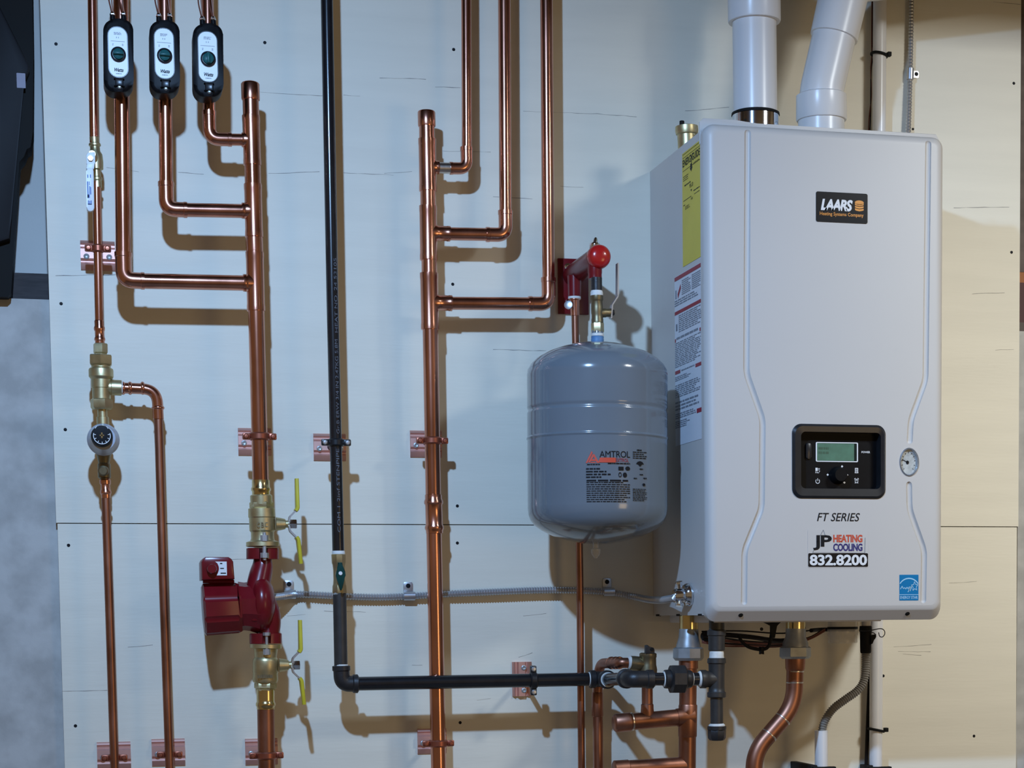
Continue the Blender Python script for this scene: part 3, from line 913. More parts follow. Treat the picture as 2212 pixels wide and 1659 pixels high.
t = thing('circulator_pump', 'dark red circulator pump with its motor pointing left', 'pump', W(560, 1300, HS))
k = kx(560, 1300, HS)
X = Vector((1, 0, 0))
# motor: an eight-sided can
a = W(438, 1317, HS + .006); e = W(519, 1313, HS + .006); L = (e - a).length
b = NB(); lathe(b, a, e - a, [(0, 52 * k), (.003, 61 * k), (L * .9, 59 * k), (L * .9 + .003, 57 * k), (L, 55 * k)], 8, PI / 8)
bmesh.ops.bevel(b, geom=[x for x in b.edges if abs((x.verts[0].co - x.verts[1].co).normalized().x) > .9], offset=.006, segments=3, affect='EDGES')
obj('motor', b, 'red', t, 30)
# adapter between the motor and the volute
a = W(515, 1310, HS); e = W(558, 1310, HS); L = (e - a).length
b = NB(); lathe(b, a, e - a, [(0, 54 * k), (L * .3, 52 * k), (L * .6, 54 * k), (L, 60 * k)], 10, PI / 10)
obj('motor_adapter', b, 'red', t, 30)
# volute with the two necks
b = NB()
a = W(541, 1304, HS); lathe(b, a, X, [(0, 30 * k), (4 * k, 50 * k), (11 * k, 60 * k), (22 * k, 63 * k), (33 * k, 60 * k), (42 * k, 50 * k), (50 * k, 34 * k), (53 * k, 12 * k)], 40)
pth = smooth_path([W(567, 1200, HS), W(567, 1222, HS), W(562, 1245, HS + .004), W(556, 1275, HS + .012), W(554, 1310, HS + .022), W(555, 1340, HS + .022)], 6)
n = len(pth); tube(b, pth, [(18 + 7 * math.sin(PI * i / (n - 1))) * k for i in range(n)], 24)
pth = smooth_path([W(578, 1376, HS), W(581, 1355, HS), W(580, 1330, HS + .004), W(574, 1305, HS + .008), W(568, 1285, HS + .010)], 6)
n = len(pth); tube(b, pth, [(20 + 6 * math.sin(PI * (i + 3) / (n + 3))) * k for i in range(n)], 24)
obj('volute', b, 'red', t, 60)
for nm, y0, y1, xm, cx in (('flange', 1184, 1208, 567, 567), ('flange', 1368, 1390, 574, 575)):
    b = NB(); c0, c1 = W(xm, y0, HS), W(xm, y1, HS)
    pr = []
    for i in range(41):
        a_ = -PI / 2 + .26 + (2 * PI - .52) * i / 40
        pr.append((35 * math.cos(a_), 27 * math.sin(a_)))
    pr += [(-8, -14), (8, -14)]
    prism(b, [c1 + Vector((x * k, y * k, 0)) for x, y in pr], c0 - c1, .0015)
    obj(nm, b, 'red', t)
# control box
b = NB(); prism(b, [back(W(x, y, HS + .048), HS - .03) for x, y in ((436, 1253), (435, 1214), (438, 1208), (444, 1203), (494, 1203), (500, 1207), (504, 1213), (507, 1251))], (0, -.078, 0), .004)
cb = obj('control_box', b, 'red', t)
hb_ = HS + .048
kc = W(457, 1229, hb_)
obj('knob', lathe(NB(), kc, (0, -1, 0), [(0, 11 * k), (.010, 10.5 * k), (.012, 9 * k)], 24), 'red', cb)
fl = on_front(465, 1213, 490, 1243, hb_ + .0005)
b = NB()
cv = [(0, 1), (1, 1), (1, 0), (.1, 0)] + [(.10 + .22 * math.sin(PI * s / 8), s / 8) for s in range(1, 8)]
b.faces.new([b.verts.new(fl(*q)) for q in cv])
ft = obj('speed_label', b, 'white', cb)
fl2 = on_front(465, 1213, 490, 1243, hb_ + .0008)
b = NB(); quad(b, fl2, .42, .82, .62, .90); quad(b, fl2, .42, .47, .75, .54); quad(b, fl2, .45, .12, .92, .20)
obj('print', b, 'ink', ft)
obj('seam_strip', hrev(NB(), (438, 1256), (520, 1256), HS + .02, [(438, 4), (505, 4), (506, 3)], 8), 'red', t)

# ------------------------------------------------------------------ gas line
HG = .097
t = thing('gas_pipe', 'tall vertical black gas pipe with faint white stencilling', 'pipe', W(731, 1195, HG))
gp = pipe(t, [(697, -470), (718, 640), (731, 1198)], HG, 26, 'black_pipe')
k = kx(718, 600, HG); r = 13.4 * k


def on_pipe(ya, yb, off):
    """text running up the pipe: u along (upwards), v across"""
    A, B = W(706.5 + (ya / 1198) * 24.7 + off, ya, HG), W(706.5 + (yb / 1198) * 24.7 + off, yb, HG)
    def fn(u, v):
        p = A.lerp(B, u); s = (.5 - v) * 6.5 * k
        s0 = off * k + s
        return Vector((p.x + s, -HG - math.sqrt(max(r * r - s0 * s0, 0)) - .0003, p.z))
    return fn


b = NB(); write(b, 'COM 1 2inf STENPIPE', on_pipe(1150, 970, 1), .0)
write(b, 'Gr.B ERW 3/4 IN 2.47KG 5.8M', on_pipe(938, 735, 3), .0)
write(b, 'HEAT NO. 24 53105', on_pipe(720, 560, 4), .0)
obj('stencil', b, 'ink_stencil', gp)
t = thing('gas_valve', 'brass gas cock with a dark green butterfly handle in the black pipe', 'valve', W(732, 1240, HG))
k = kx(732, 1240, HG)
obj('body', vrev(NB(), (731, 1197), (733.5, 1282), HG, [(1197, 15), (1198, 16), (1216, 15.5), (1220, 14), (1230, 13), (1252, 13), (1262, 14), (1266, 15.5), (1280, 16), (1282, 15)], 8, PI / 8), 'brass', t)
obj('thread_tape', vrev(NB(), (731, 1190), (731.3, 1203), HG, [(1190, 13.2), (1192, 14), (1203, 14.2)]), 'tape', t)
obj('thread_tape', vrev(NB(), (733.3, 1280), (733.6, 1287), HG, [(1280, 14.5), (1285, 14.4), (1287, 14)]), 'tape', t)
obj('spindle', lathe(NB(), W(734, 1240, HG + .008), (0, -1, 0), [(0, .008), (.016, .007)], 18), 'brass', t)
P = [(729.5, 1215), (738.5, 1215), (740, 1228), (745, 1234), (746, 1243), (743, 1250), (740.5, 1255), (739.5, 1270), (737, 1275.5), (734.5, 1275.5), (732, 1265), (727, 1252), (725, 1243), (726, 1235), (729, 1228)]
hd = obj('handle', prism(NB(), [W(x, y, HG + .022) for x, y in P], (0, -.006, 0), .0015), 'green', t)
obj('screw', lathe(NB(), W(735.5, 1238.5, HG + .028), (0, -1, 0), [(0, .0035), (.0015, .003)], 14), 'white', hd)
t = thing('gas_pipe', 'short grey-black gas pipe between the green-handled cock and the elbow', 'pipe', W(736, 1440, HG))
pipe(t, [(733.5, 1281), (736.5, 1445)], HG, 29, 'iron_grey')
t = thing('pipe_elbow', 'black iron elbow turning the gas pipe from vertical to horizontal', 'elbow', W(742, 1474, HG))
A, C_, B = W(737, 1441, HG), W(739, 1477, HG), W(772, 1477, HG)
k = kx(740, 1470, HG)
pth = fillet([A, C_, B], .024, 12)
obj('bend', tube(NB(), pth, 17.5 * k, 28), 'iron', t)
obj('socket', vrev(NB(), (737, 1438), (737.5, 1452), HG, [(1438, 17), (1439, 19.5), (1448, 19.5), (1450, 17.5)]), 'iron', t)
obj('socket', hrev(NB(), (761, 1477), (775, 1477), HG, [(761, 17.5), (763, 20), (772, 20.5), (774, 18)]), 'iron', t)
obj('thread_tape', vrev(NB(), (737, 1435), (737.1, 1441), HG, [(1435, 14.8), (1441, 15.2)]), 'tape', t)
t = thing('gas_pipe', 'long horizontal black gas pipe crossing in front of the middle header', 'pipe', W(1020, 1470, HG))
pipe(t, [(768, 1477), (1280, 1467)], HG, 29, 'black_pipe')

# gas fittings stepping out towards the boiler
HT = .285
t = thing('pipe_elbow', 'black iron elbow at the right end of the horizontal gas pipe, turning outward', 'elbow', W(1300, 1467, HG))
k = kz(1300, 1467, HG)
c1 = W(1303, 1467, HG); o1 = Vector((0, -1, 0))
b = NB(); tube(b, fillet([W(1279, 1467, HG), c1, c1 + o1 * .034], .024, 10), 17 * k, 26); obj('bend', b, 'iron', t)
obj('socket', lathe(NB(), W(1273, 1467, HG), X, [(0, 17 * k), (.001, 19.5 * k), (.010, 19.5 * k), (.012, 17 * k)], 28), 'iron', t)
obj('socket', lathe(NB(), c1 + o1 * .022, o1, [(0, 17 * k), (.001, 20 * k), (.010, 20 * k), (.012, 17.5 * k)], 28), 'iron', t)
obj('thread_tape', lathe(NB(), W(1271, 1467, HG), X, [(0, 15 * k), (.006, 16 * k)], 28), 'tape', t)
obj('thread_tape', lathe(NB(), c1 + o1 * .031, o1, [(0, 16.5 * k), (.005, 16 * k)], 28), 'tape', t)
c2 = Vector((c1.x, -HT, W(1370, 1467, HT).z))
t = thing('gas_pipe', 'short black nipple between the two outward gas elbows', 'pipe', c1 + o1 * .05)
obj('pipe', tube(NB(), [c1 + o1 * .030, c2 + Vector((0, .030, 0))], 13.5 * k, 24), 'black_pipe', t)
t = thing('pipe_elbow', 'large shiny iron elbow nearest the viewer on the gas line', 'elbow', c2)
e2 = W(1411, 1467, HT)
b = NB(); tube(b, fillet([c2 + Vector((0, .026, 0)), c2, e2], .026, 12), 17.5 * k, 26); obj('bend', b, 'iron', t)
obj('socket', lathe(NB(), c2 + Vector((0, .036, 0)), o1, [(0, 17 * k), (.001, 20.5 * k), (.010, 20.5 * k), (.012, 17.5 * k)], 28), 'iron', t)
obj('socket', lathe(NB(), e2 - X * .013, X, [(0, 17.5 * k), (.002, 19.5 * k), (.012, 19.5 * k), (.013, 17 * k)], 28), 'iron', t)
obj('thread_tape', lathe(NB(), c2 + Vector((0, .044, 0)), o1, [(0, 16 * k), (.004, 19.2 * k), (.008, 19.2 * k)], 28), 'tape', t)
t = thing('pipe_union', 'black iron union with a hex nut between short nipples beside the gas tee', 'union', W(1460, 1467, HT))
obj('nipple', hrev(NB(), (1406, 1467), (1440, 1467), HT, [(1406, 14), (1440, 14)]), 'black_pipe', t)
obj('thread_tape', hrev(NB(), (1432, 1467), (1438, 1467), HT, [(1432, 14.5), (1434, 17), (1438, 17)]), 'tape', t)
obj('collar', hrev(NB(), (1434, 1467), (1456, 1467), HT, [(1434, 17), (1436, 20), (1448, 21), (1456, 23)]), 'iron', t)
obj('union_nut', hrev(NB(), (1447, 1467), (1482, 1467), HT, [(1447, 27), (1450, 32), (1476, 32), (1480, 27)], 8, .35), 'iron', t)
obj('collar', hrev(NB(), (1478, 1467), (1494, 1467), HT, [(1478, 22), (1486, 20), (1492, 19), (1494, 17)]), 'iron', t)
obj('thread_tape', hrev(NB(), (1491, 1467), (1496, 1467), HT, [(1491, 17), (1493, 16), (1496, 14.5)]), 'tape', t)
obj('nipple', hrev(NB(), (1490, 1467), (1522, 1467), HT, [(1490, 14), (1522, 14)]), 'black_pipe', t)
t = thing('pipe_tee', 'iron tee with a capped drip leg hanging under the boiler left corner', 'tee', W(1548, 1466, HT))
b = NB(); vrev(b, (1548, 1421), (1548, 1507), HT, [(1421, 16), (1423, 19), (1432, 19.5), (1434, 17), (1448, 16.5), (1485, 16.5), (1494, 17), (1496, 19.5), (1505, 19.5), (1507, 17)])
hrev(b, (1512, 1467), (1548, 1467), HT, [(1512, 18), (1513, 20), (1524, 20), (1526, 18), (1536, 17), (1548, 17)])
obj('tee_body', b, 'iron_grey', t, 50)
obj('thread_tape', hrev(NB(), (1508, 1467), (1515, 1467), HT, [(1508, 15), (1511, 17.5), (1515, 18.5)]), 'tape', t)
obj('nipple', vrev(NB(), (1548, 1402), (1548, 1424), HT, [(1402, 13.5), (1424, 13.5)]), 'iron_grey', t)
obj('thread_tape', vrev(NB(), (1548, 1406), (1548, 1422), HT, [(1406, 13.8), (1410, 15), (1417, 15), (1422, 16)]), 'tape', t)
obj('coupling', vrev(NB(), (1548, 1360), (1548, 1406), HT, [(1360, 16), (1362, 19.5), (1372, 19.5), (1374, 17.5), (1392, 17), (1404, 17), (1406, 15)]), 'iron_grey', t)
obj('nipple', vrev(NB(), (1548, 1330), (1548, 1364), HT, [(1330, 16), (1364, 16)]), 'iron_grey', t)
obj('drip_leg', vrev(NB(), (1548, 1504), (1548.5, 1574), HT, [(1504, 13.2), (1574, 13.2)]), 'iron_grey', t)
obj('thread_tape', vrev(NB(), (1548.3, 1563), (1548.5, 1572), HT, [(1563, 13.6), (1566, 17), (1572, 17.5)]), 'tape', t)
b = NB(); vrev(b, (1548.5, 1568), (1548.5, 1600), HT, [(1568, 17), (1569, 19.5), (1576, 19.5), (1577, 18)]); vrev(b, (1548.5, 1576), (1548.5, 1600), HT, [(1576, 18), (1578, 19), (1594, 18.5), (1599, 15), (1600, 10)], 8, .2)
obj('cap', b, 'iron', t)

# ------------------------------------------------------------------ armoured cable from pump to boiler
def bx(parent, pts, r, pitch, m='conduit', name='cable'):
    P = smooth_path(pts, 12)
    Ls = [0]
    for a, c in zip(P, P[1:]): Ls.append(Ls[-1] + (c - a).length)
    n = int(Ls[-1] / pitch * 2)
    out = []; j = 0
    for i in range(n + 1):
        s = Ls[-1] * i / n
        while j < len(Ls) - 2 and Ls[j + 1] < s: j += 1
        f = (s - Ls[j]) / max(Ls[j + 1] - Ls[j], 1e-9)
        out.append(P[j].lerp(P[j + 1], f))
    rs = [r if i % 2 == 0 else r * .76 for i in range(n + 1)]
    return obj(name, tube(NB(), out, rs, 14), m, parent, 24)


XB = W(1523, 800, .315).x                     # left side plane of the boiler
q = WX(1496, 1283, XB)
t = thing('armoured_cable', 'flexible metal armoured cable running from the pump to the boiler side', 'cable', W(980, 1282, .02))
bx(t, [W(586, 1291, .055), W(610, 1288, .035), W(640, 1284, .012), W(700, 1286, .012), W(760, 1289, .012), W(830, 1290, .012), W(900, 1287, .012), W(990, 1282, .016), W(1080, 1278, .018),
       W(1160, 1275, .018), W(1240, 1275, .018), W(1312, 1279, .014), W(1360, 1287, .02), W(1402, 1295, .06), W(1430, 1296, .12), W(1455, 1292, -q.y - .005), q + Vector((-.030, .0, -.004))], .0066, .0048)
b = NB(); lathe(b, q + Vector((-.034, 0, -.004)), (1, 0, .1), [(0, .011), (.004, .0125), (.018, .0125), (.019, .017), (.024, .020), (.029, .020), (.0292, .016), (.033, .016)], 20)
cn = obj('connector', b, 'chrome', t)
for s in (-1, 1):
    obj('screw', lathe(NB(), q + Vector((-.024, -.004, s * .010)), (-.2, -.2, s), [(0, .005), (.008, .005), (.0085, .0065), (.0115, .006)], 14), 'chrome', cn)
for x, y, e in ((626, 1284, ''), (884, 1287.5, ''), (1315, 1279, '')):
    lb = {626: 'one-hole cable strap next to the pump', 884: 'one-hole cable strap between the black pipe and the middle header', 1315: 'one-hole cable strap in the tank shadow left of the boiler'}[x]
    s = thing('cable_strap', lb, 'strap', W(x, y, .004), 'cable straps')
    c = W(x, y, .0125 if x < 1000 else .014)
    b = NB(); tube(b, [c + Vector((-.010, 0, 0)), c + Vector((.010, 0, 0))], .0079, 20); obj('saddle', b, 'steel', s)
    b = NB(); z0 = W(x, y - 30, 0).z
    prism(b, [Vector((c.x + a * .0085, -.0005, z)) for a, z in ((-.8, z0), (.8, z0), (1, z0 - .003), (1, c.z + .005), (-1, c.z + .005), (-1, z0 - .003))], (0, -.0022, 0), .0006)
    tb = obj('tab', b, 'steel', s)
    obj('screw', lathe(NB(), Vector((c.x, -.0026, W(x, y - 22, 0).z)), (0, -1, 0), [(0, .0042), (.0014, .0036), (.0016, .001)], 14), 'ink', tb)

# ------------------------------------------------------------------ expansion tank and its bracket
HK = .198
t = thing('tank_bracket', 'red wall bracket with a round-ended arm carrying the grey tank', 'bracket', W(1238, 620, 0))
a = prect(1203, 559, 1273, 683, .004)
tip = W(1296, 553, HK + .004)
k = kx(1296, 553, HK)
cx = tip.x; cz = tip.z
pc = W(1237, 620, 0)
b = NB(); box(b, (pc.x - .028, -.006, pc.z - .049), (pc.x + .028, 0, pc.z + .049), .001)
obj('wall_plate', b, 'red', t)
b = NB(); R = 25 * k
lathe(b, (cx, -.004, cz), (0, -1, 0), [(0, R * .92), (HK - .014, R * .92)], 32)
obj('arm', b, 'red', t)
b = NB(); lathe(b, (cx, -HK + .012, cz), (0, -1, 0), [(0, R * .93), (.001, R), (.010, R), (.016, R * .93), (.020, R * .75), (.0225, R * .4), (.023, .001)], 36)
obj('end_cap', b, 'red_hi', t, 60)
b = NB(); lathe(b, (W(1289, 600, HK).x, -HK + .012, cz - R * .6), (0, 0, -1), [(0, 15 * k), (.014, 15 * k), (.016, 14.5 * k), (W(1289, 572, HK).z - W(1289, 603, HK).z, 14.5 * k)], 24)
obj('outlet', b, 'red', t)
hb = .060
wx = W(1241, 640, hb)
b = NB(); lathe(b, (wx.x, -hb, cz - R * .5), (0, 0, -1), [(0, 15 * k), (cz - R * .5 - W(1241, 641, hb).z, 14 * k)], 24)
obj('inlet', b, 'red', t)
for x, y in ((1227, 577), (1229, 655)):
    s = obj('bolt', lathe(NB(), W(x, y, .006), (0, -1, 0), [(0, .0072), (.0015, .0068), (.002, .004), (.001, .0035)], 20), 'chrome', t)
av = obj('air_vent', vrev(NB(), (1285, 534), (1287, 513), HK - .03, [(537, 11), (534, 11.5), (528, 11.5), (525, 9), (524, 5), (516, 4), (513, 2)], 20), 'chrome', t)

t = thing('copper_pipe', 'thin copper pipe dropping from the red bracket behind the grey tank', 'pipe', W(1255, 1650, hb))
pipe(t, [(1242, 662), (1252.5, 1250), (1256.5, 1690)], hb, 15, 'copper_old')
b = NB(); vrev(b, (1241, 640), (1242, 682), hb, [(640, 12), (641, 13), (648, 13), (649, 10.5), (660, 10), (664, 9.6), (682, 9.2)])
obj('adapter', b, 'copper', t)
obj('thread_tape', vrev(NB(), (1241, 638), (1241, 646), hb, [(638, 12), (640, 13.4), (646, 13.4)]), 'tape', t)
obj('drain_knob', lathe(NB(), W(1230, 661, hb + .005), (-.5, -1, .1), [(0, .004), (.004, .007), (.009, .0075), (.010, .004)], 18), 'steel', t)

t = thing('ball_valve', 'dull brass ball valve with a thin steel lever above the grey tank', 'valve', W(1290, 690, HK))
obj('nipple', vrev(NB(), (1288.5, 600), (1289, 640), HK, [(600, 11.5), (640, 11.5)]), 'iron', t)
obj('thread_tape', vrev(NB(), (1289, 628), (1289, 645), HK, [(628, 11.8), (632, 13.2), (645, 13.2)]), 'tape', t)
b = NB(); vrev(b, (1289, 638), (1291, 716), HK, [(638, 12.5), (639, 13.6), (648, 13.6), (650, 12.5), (652, 11.8), (664, 12.6), (676, 12.6), (680, 11.8), (688, 12), (690, 12.6), (697, 12.6), (698, 11.5)], 28)
obj('body', b, 'brass_dull', t)
obj('hex_end', vrev(NB(), (1290.5, 696), (1291, 719), HK, [(696, 12), (699, 13.5), (716, 13.5), (719, 12)], 6, .3), 'brass', t)
obj('stem', hrev(NB(), (1298, 676), (1328, 675), HK, [(1298, 10), (1308, 10), (1310, 9), (1321, 9), (1322, 5.5), (1327, 5)]), 'brass_dull', t)
k = kx(1320, 670, HK)
b = NB()
pts = [W(1319, 688, HK), W(1321, 660, HK), W(1333, 641, HK), W(1333.5, 570, HK)]
for p, q2 in zip(pts, pts[1:]):
    d = (q2 - p).normalized(); n = Vector((d.z, 0, -d.x)) * .0011
    wv = Vector((0, .007, 0))
    prism(b, [p - n - wv, p + n - wv, p + n + wv, p - n + wv], (q2 - p) * 1.01)
obj('lever', b, 'steel', t)
obj('nut', hexnut(NB(), W(1320, 675.5, HK), (1, 0, 0), .005, .0055), 'iron', t)

t = thing('expansion_tank', 'blue-grey steel expansion tank hanging left of the boiler', 'tank', W(1291, 1178, HK))
prof = [(738.5, 8), (740, 26), (744, 48), (751, 76), (762, 104), (775, 126), (788, 139), (800, 145.5), (811, 146.9), (814, 147), (879, 147), (881, 147), (884.5, 145.6), (887, 145), (890, 145.6), (893, 147), (895, 147), (943, 147.1), (945, 147.2), (946.5, 148.6), (949, 148.6), (950.5, 147), (953, 147), (1095, 147), (1098, 147), (1112, 145.5), (1124, 141), (1134, 134), (1146, 118), (1158, 94), (1168, 62), (1174, 30), (1176, 5)]
tk = obj('shell', vrev(NB(), (1290, 738.5), (1291.5, 1176), HK, prof, 72), 'tank', t, 50)
b = NB(); vrev(b, (1290.5, 714), (1290.5, 748), HK, [(714, 11.5), (720, 12.5), (748, 12.5)]); obj('neck', b, 'tank', t)
obj('thread_tape', vrev(NB(), (1290.5, 720), (1290.5, 727), HK, [(720, 12), (721, 13.2), (726, 13.2), (727, 12)]), 'tape', t)
obj('thread_tape', vrev(NB(), (1290.5, 727), (1290.5, 740), HK, [(727, 12.6), (728, 13.6), (731, 12.9), (734, 13.6), (740, 13)]), 'tape_blue', t)
obj('air_cap', vrev(NB(), (1287, 1176), (1287, 1206), HK, [(1172, 6), (1184, 6), (1186, 10), (1196, 9.5), (1202, 6), (1206, 3)], 18), 'clear', t)
# printed label wrapped on the shell
CT = W(1291, 950, HK); RT = 147.6 * kx(1291, 950, HK) + .0004


def tank_hit(px, py):
    d = ray(px, py)
    ox, oy = CAM.x - CT.x, CAM.y - CT.y
    A, B, C_ = d.x * d.x + d.y * d.y, 2 * (ox * d.x + oy * d.y), ox * ox + oy * oy - RT * RT
    s = (-B - math.sqrt(max(B * B - 4 * A * C_, 0))) / (2 * A)
    p = CAM + d * s
    return math.atan2(p.y - CT.y, p.x - CT.x), p.z


def on_tank(x0, y0, x1, y1, off=0.0):
    a0, _ = tank_hit(x0, (y0 + y1) / 2); a1, _ = tank_hit(x1, (y0 + y1) / 2)
    xm = (x0 + x1) / 2
    z0 = tank_hit(xm, y1)[1]; z1 = tank_hit(xm, y0)[1]
    return lambda u, v: Vector((CT.x + (RT + off) * math.cos(a0 + (a1 - a0) * u), CT.y + (RT + off) * math.sin(a0 + (a1 - a0) * u), z0 + (z1 - z0) * v))


b = NB(); write(b, 'AMTROL', on_tank(1295, 974, 1361, 988), .0, 0, .95); obj('brand_print', b, 'ink', tk)
b = NB(); f = on_tank(1292, 988.5, 1359, 999)
for i in range(8): b.faces.new([b.verts.new(f(*c)) for c in ((i / 8 * .55 + (.06 if i == 0 else 0), 1), (i / 8 * .55, .0), ((i + 1) / 8 * .55, .0), ((i + 1) / 8 * .55, 1))])
f = on_tank(1265, 974, 1296, 1000)
for c in ([(.0, .0), (.42, 1), (.50, .85), (.12, 0)], [(.18, .05), (.50, .75), (.58, .55), (.32, .05)], [(.50, .72), (.62, .72), (.95, .0), (.78, .0)], [(.40, .30), (.70, .30), (.76, .16), (.34, .16)], [(.32, .0), (.72, .0), (.66, .08), (.36, .08)]):
    b.faces.new([b.verts.new(f(*q2)) for q2 in c])
obj('emblem', b, 'ink_orange', tk)
b = NB(); write(b, 'EXTROL', on_tank(1330, 990, 1358, 998, .0002), .01); obj('brand_print', b, 'ink_red', tk)
b = NB()
bars(b, on_tank(1268, 1002, 1296, 1005), 1, .8, 5, 1, 0); bars(b, on_tank(1313, 1000, 1361, 1003), 1, .8, 8, 2, 0)
for i, (y, x1) in enumerate(((1011, 1296), (1017, 1310), (1023, 1319), (1029, 1299))): bars(b, on_tank(1266, y, x1, y + 3.6), 1, .9, 4, 10 + i, 0)
bars(b, on_tank(1267, 1036, 1361, 1040), 1, .95, 5, 20, 0)
bars(b, on_tank(1267, 1041, 1361, 1087), 10, .42, 12, 3, .3)
bars(b, on_tank(1376, 971, 1386, 974), 1, .9, 2, 5, 0); bars(b, on_tank(1367, 976, 1397, 993), 4, .4, 5, 6, .3)
bars(b, on_tank(1367, 1056, 1398, 1084), 8, .4, 6, 7, .3)
quad(b, on_tank(1336, 1008, 1347, 1016), 0, 0, 1, 1)
for cx0, cy0, rx, ry in ((1356, 1012, 5, 4.5), (1350, 1026, 4.5, 5.5), (1391, 1047, 3, 3)):
    f = on_tank(cx0 - rx, cy0 - ry, cx0 + rx, cy0 + ry)
    b.faces.new([b.verts.new(f(.5 + .5 * math.cos(q2 * PI / 8), .5 + .5 * math.sin(q2 * PI / 8))) for q2 in range(16)])
f = on_tank(1374, 996, 1391, 1008)
b.faces.new([b.verts.new(f(*q2)) for q2 in ((0, .45), (.2, .85), (.5, 1), (.8, .85), (1, .45), (.78, .45), (.5, 0), (.22, .45))])
for x, y in ((1382, 1012), (1382, 1024), (1390, 1032), (1369, 1032)): bars(b, on_tank(x, y, x + 7, y + 3), 1, .8, 2, x + y, 0)
arc_strip(b, on_tank(1336, 1020, 1343, 1031), .5, .5, .5, .5, 0, 2 * PI, .18)
obj('label_print', b, 'ink', tk)

# ------------------------------------------------------------------ boiler
HB = .338
CX0, CX1 = W(1526, 800, HB).x, W(2041, 800, HB).x
CZ0, CZ1 = W(1780, 1340.5, HB).z, W(1780, 278, HB).z
BX0, BX1 = CX0 + .0015, CX1 - .0015
t = thing('boiler', 'large white wall-hung condensing boiler with a black control panel', 'boiler', ((CX0 + CX1) / 2, -.17, CZ0))
BZB = WX(1460, 1329.5, BX0).z
XN = W(1868, 900, .02).x                       # the slim white pipe passes in a channel behind the casing
b = NB(); prism(b, [Vector((x, y, BZB)) for x, y in ((BX0, -.312), (BX1, -.312), (BX1, -.045), (XN, -.045), (XN, -.0005), (BX0, -.0005))], (0, 0, CZ1 - .008 - BZB))
body = obj('casing', b, 'enamel', t)
b = NB(); prism(b, [Vector(p) for p in ((CX0 - .001, -.308, CZ1 - .03), (CX0 - .001, -.308, CZ1 + .006), (CX0 + .006, -.308, CZ1 + .0125), (CX0 + .06, -.308, CZ1 + .0125), (CX0 + .1, -.308, CZ1 + .009), (CX1 - .006, -.308, CZ1 + .009), (CX1 + .001, -.308, CZ1 - .002), (CX1 + .001, -.308, CZ1 - .03))], (0, -.0025, 0), .0006)
obj('top_flange', b, 'enamel', t)
# front cover: deep rounded edges, grooves pressed in
b = NB(); R = .0175; rings = []
prof = [(0, -.3095, 0)]
for i in range(11):
    a_ = PI / 2 * i / 10; q_ = math.sin(a_)
    prof.append((R * (1 - math.cos(a_)), -(HB - R) - R * q_, .020 * q_ if q_ < .9 else .018 + .07 * (q_ - .9)))
prof.append((R + .004, -HB, .0305))
for d_, y_, zb_ in prof:
    rings.append([b.verts.new(p) for p in rrect(CX0 + d_, CZ0 + zb_, CX1 - d_, CZ1 - d_ * .85, max(.019 - d_ * .6, .004), y_, 6)])
for A, B in zip(rings, rings[1:]):
    n = len(A)
    for i in range(n): b.faces.new((A[i], A[(i + 1) % n], B[(i + 1) % n], B[i]))
b.faces.new(rings[0][::-1]); b.faces.new(rings[-1])
cover = obj('front_cover', b, 'enamel', t, 28)
k = kx(1800, 700, HB)


def groove(pts, r):
    q3 = [W(x, y, HB + r * .28) for x, y in pts]
    q3 = fillet(q3, .012, 6)
    e0, e1 = (q3[0] - q3[1]).normalized(), (q3[-1] - q3[-2]).normalized()
    path = [q3[0] + e0 * r * .95, q3[0] + e0 * r * .8, q3[0] + e0 * r * .5] + q3 + [q3[-1] + e1 * r * .5, q3[-1] + e1 * r * .8, q3[-1] + e1 * r * .95]
    rs = [r * .3, r * .6, r * .87] + [r] * len(q3) + [r * .87, r * .6, r * .3]
    return obj('cutter', tube(NB(), path, rs, 24), 'enamel')


g1 = groove([(1616, 286), (1613, 806), (1648, 905), (1646, 1097), (1609, 1188), (1608, 1300)], .0058)
g2 = groove([(2006, 310), (2000, 820), (1968, 908), (1966, 952)], .0058)
g3 = groove([(1964.5, 1047), (1965.5, 1100), (1997, 1188), (1995, 1296)], .0058)
cbx = plate(NB(), (1716, 922, 1907, 1072), HB + .01, .05, .016)
g4 = obj('cutter', cbx, 'enamel')
gr = [W(1964, 998, HB) + Vector((21 * k * math.cos(a * PI / 18), .016, 30 * kz(1964, 998, HB) * math.sin(a * PI / 18))) for a in range(36)]
g5 = obj('cutter', prism(NB(), gr, (0, -.04, 0)), 'enamel')
boolean(cover, [g1, g2, g3, g4, g5])
for x in (1600, 1960):
    p = W(x, 1334, HB - R / 2); p = Vector((p.x, -(HB - R / 2), CZ0 + .0105)); n_ = Vector((0, -.76, -.65))
    obj('screw', lathe(NB(), p - n_ * .002, n_, [(0, .0042), (.0026, .0042), (.0034, .0025)], 16), 'rubber', cover)
for x in (1610, 1972):
    obj('screw', lathe(NB(), W(x, 259 + (x - 1610) * .055, .311), (0, -1, 0), [(0, .0022), (.0008, .002)], 10), 'rubber', cover)
# bottom pan
b = NB(); box(b, (BX0 + .022, -.30, BZB - .013), (CX1 - .10, -.03, BZB + .002), .002)
pan = obj('bottom_pan', b, 'enamel_in', t)
for x, y in ((1421, 1331), (1465, 1330), (1512, 1329)):
    p = WX(x, y, BX0)
    obj('vent_slot', box(NB(), (BX0 - .0004, p.y - .011, BZB - .001), (BX0 + .003, p.y + .011, BZB + .0025)), 'rubber', body)
obj('hole', lathe(NB(), W(1645, 1367 - 8, .301), (0, -1, 0), [(0, .003), (.0006, .003)], 12), 'rubber', pan)
# labels on the left side
XS = BX0 - .0006


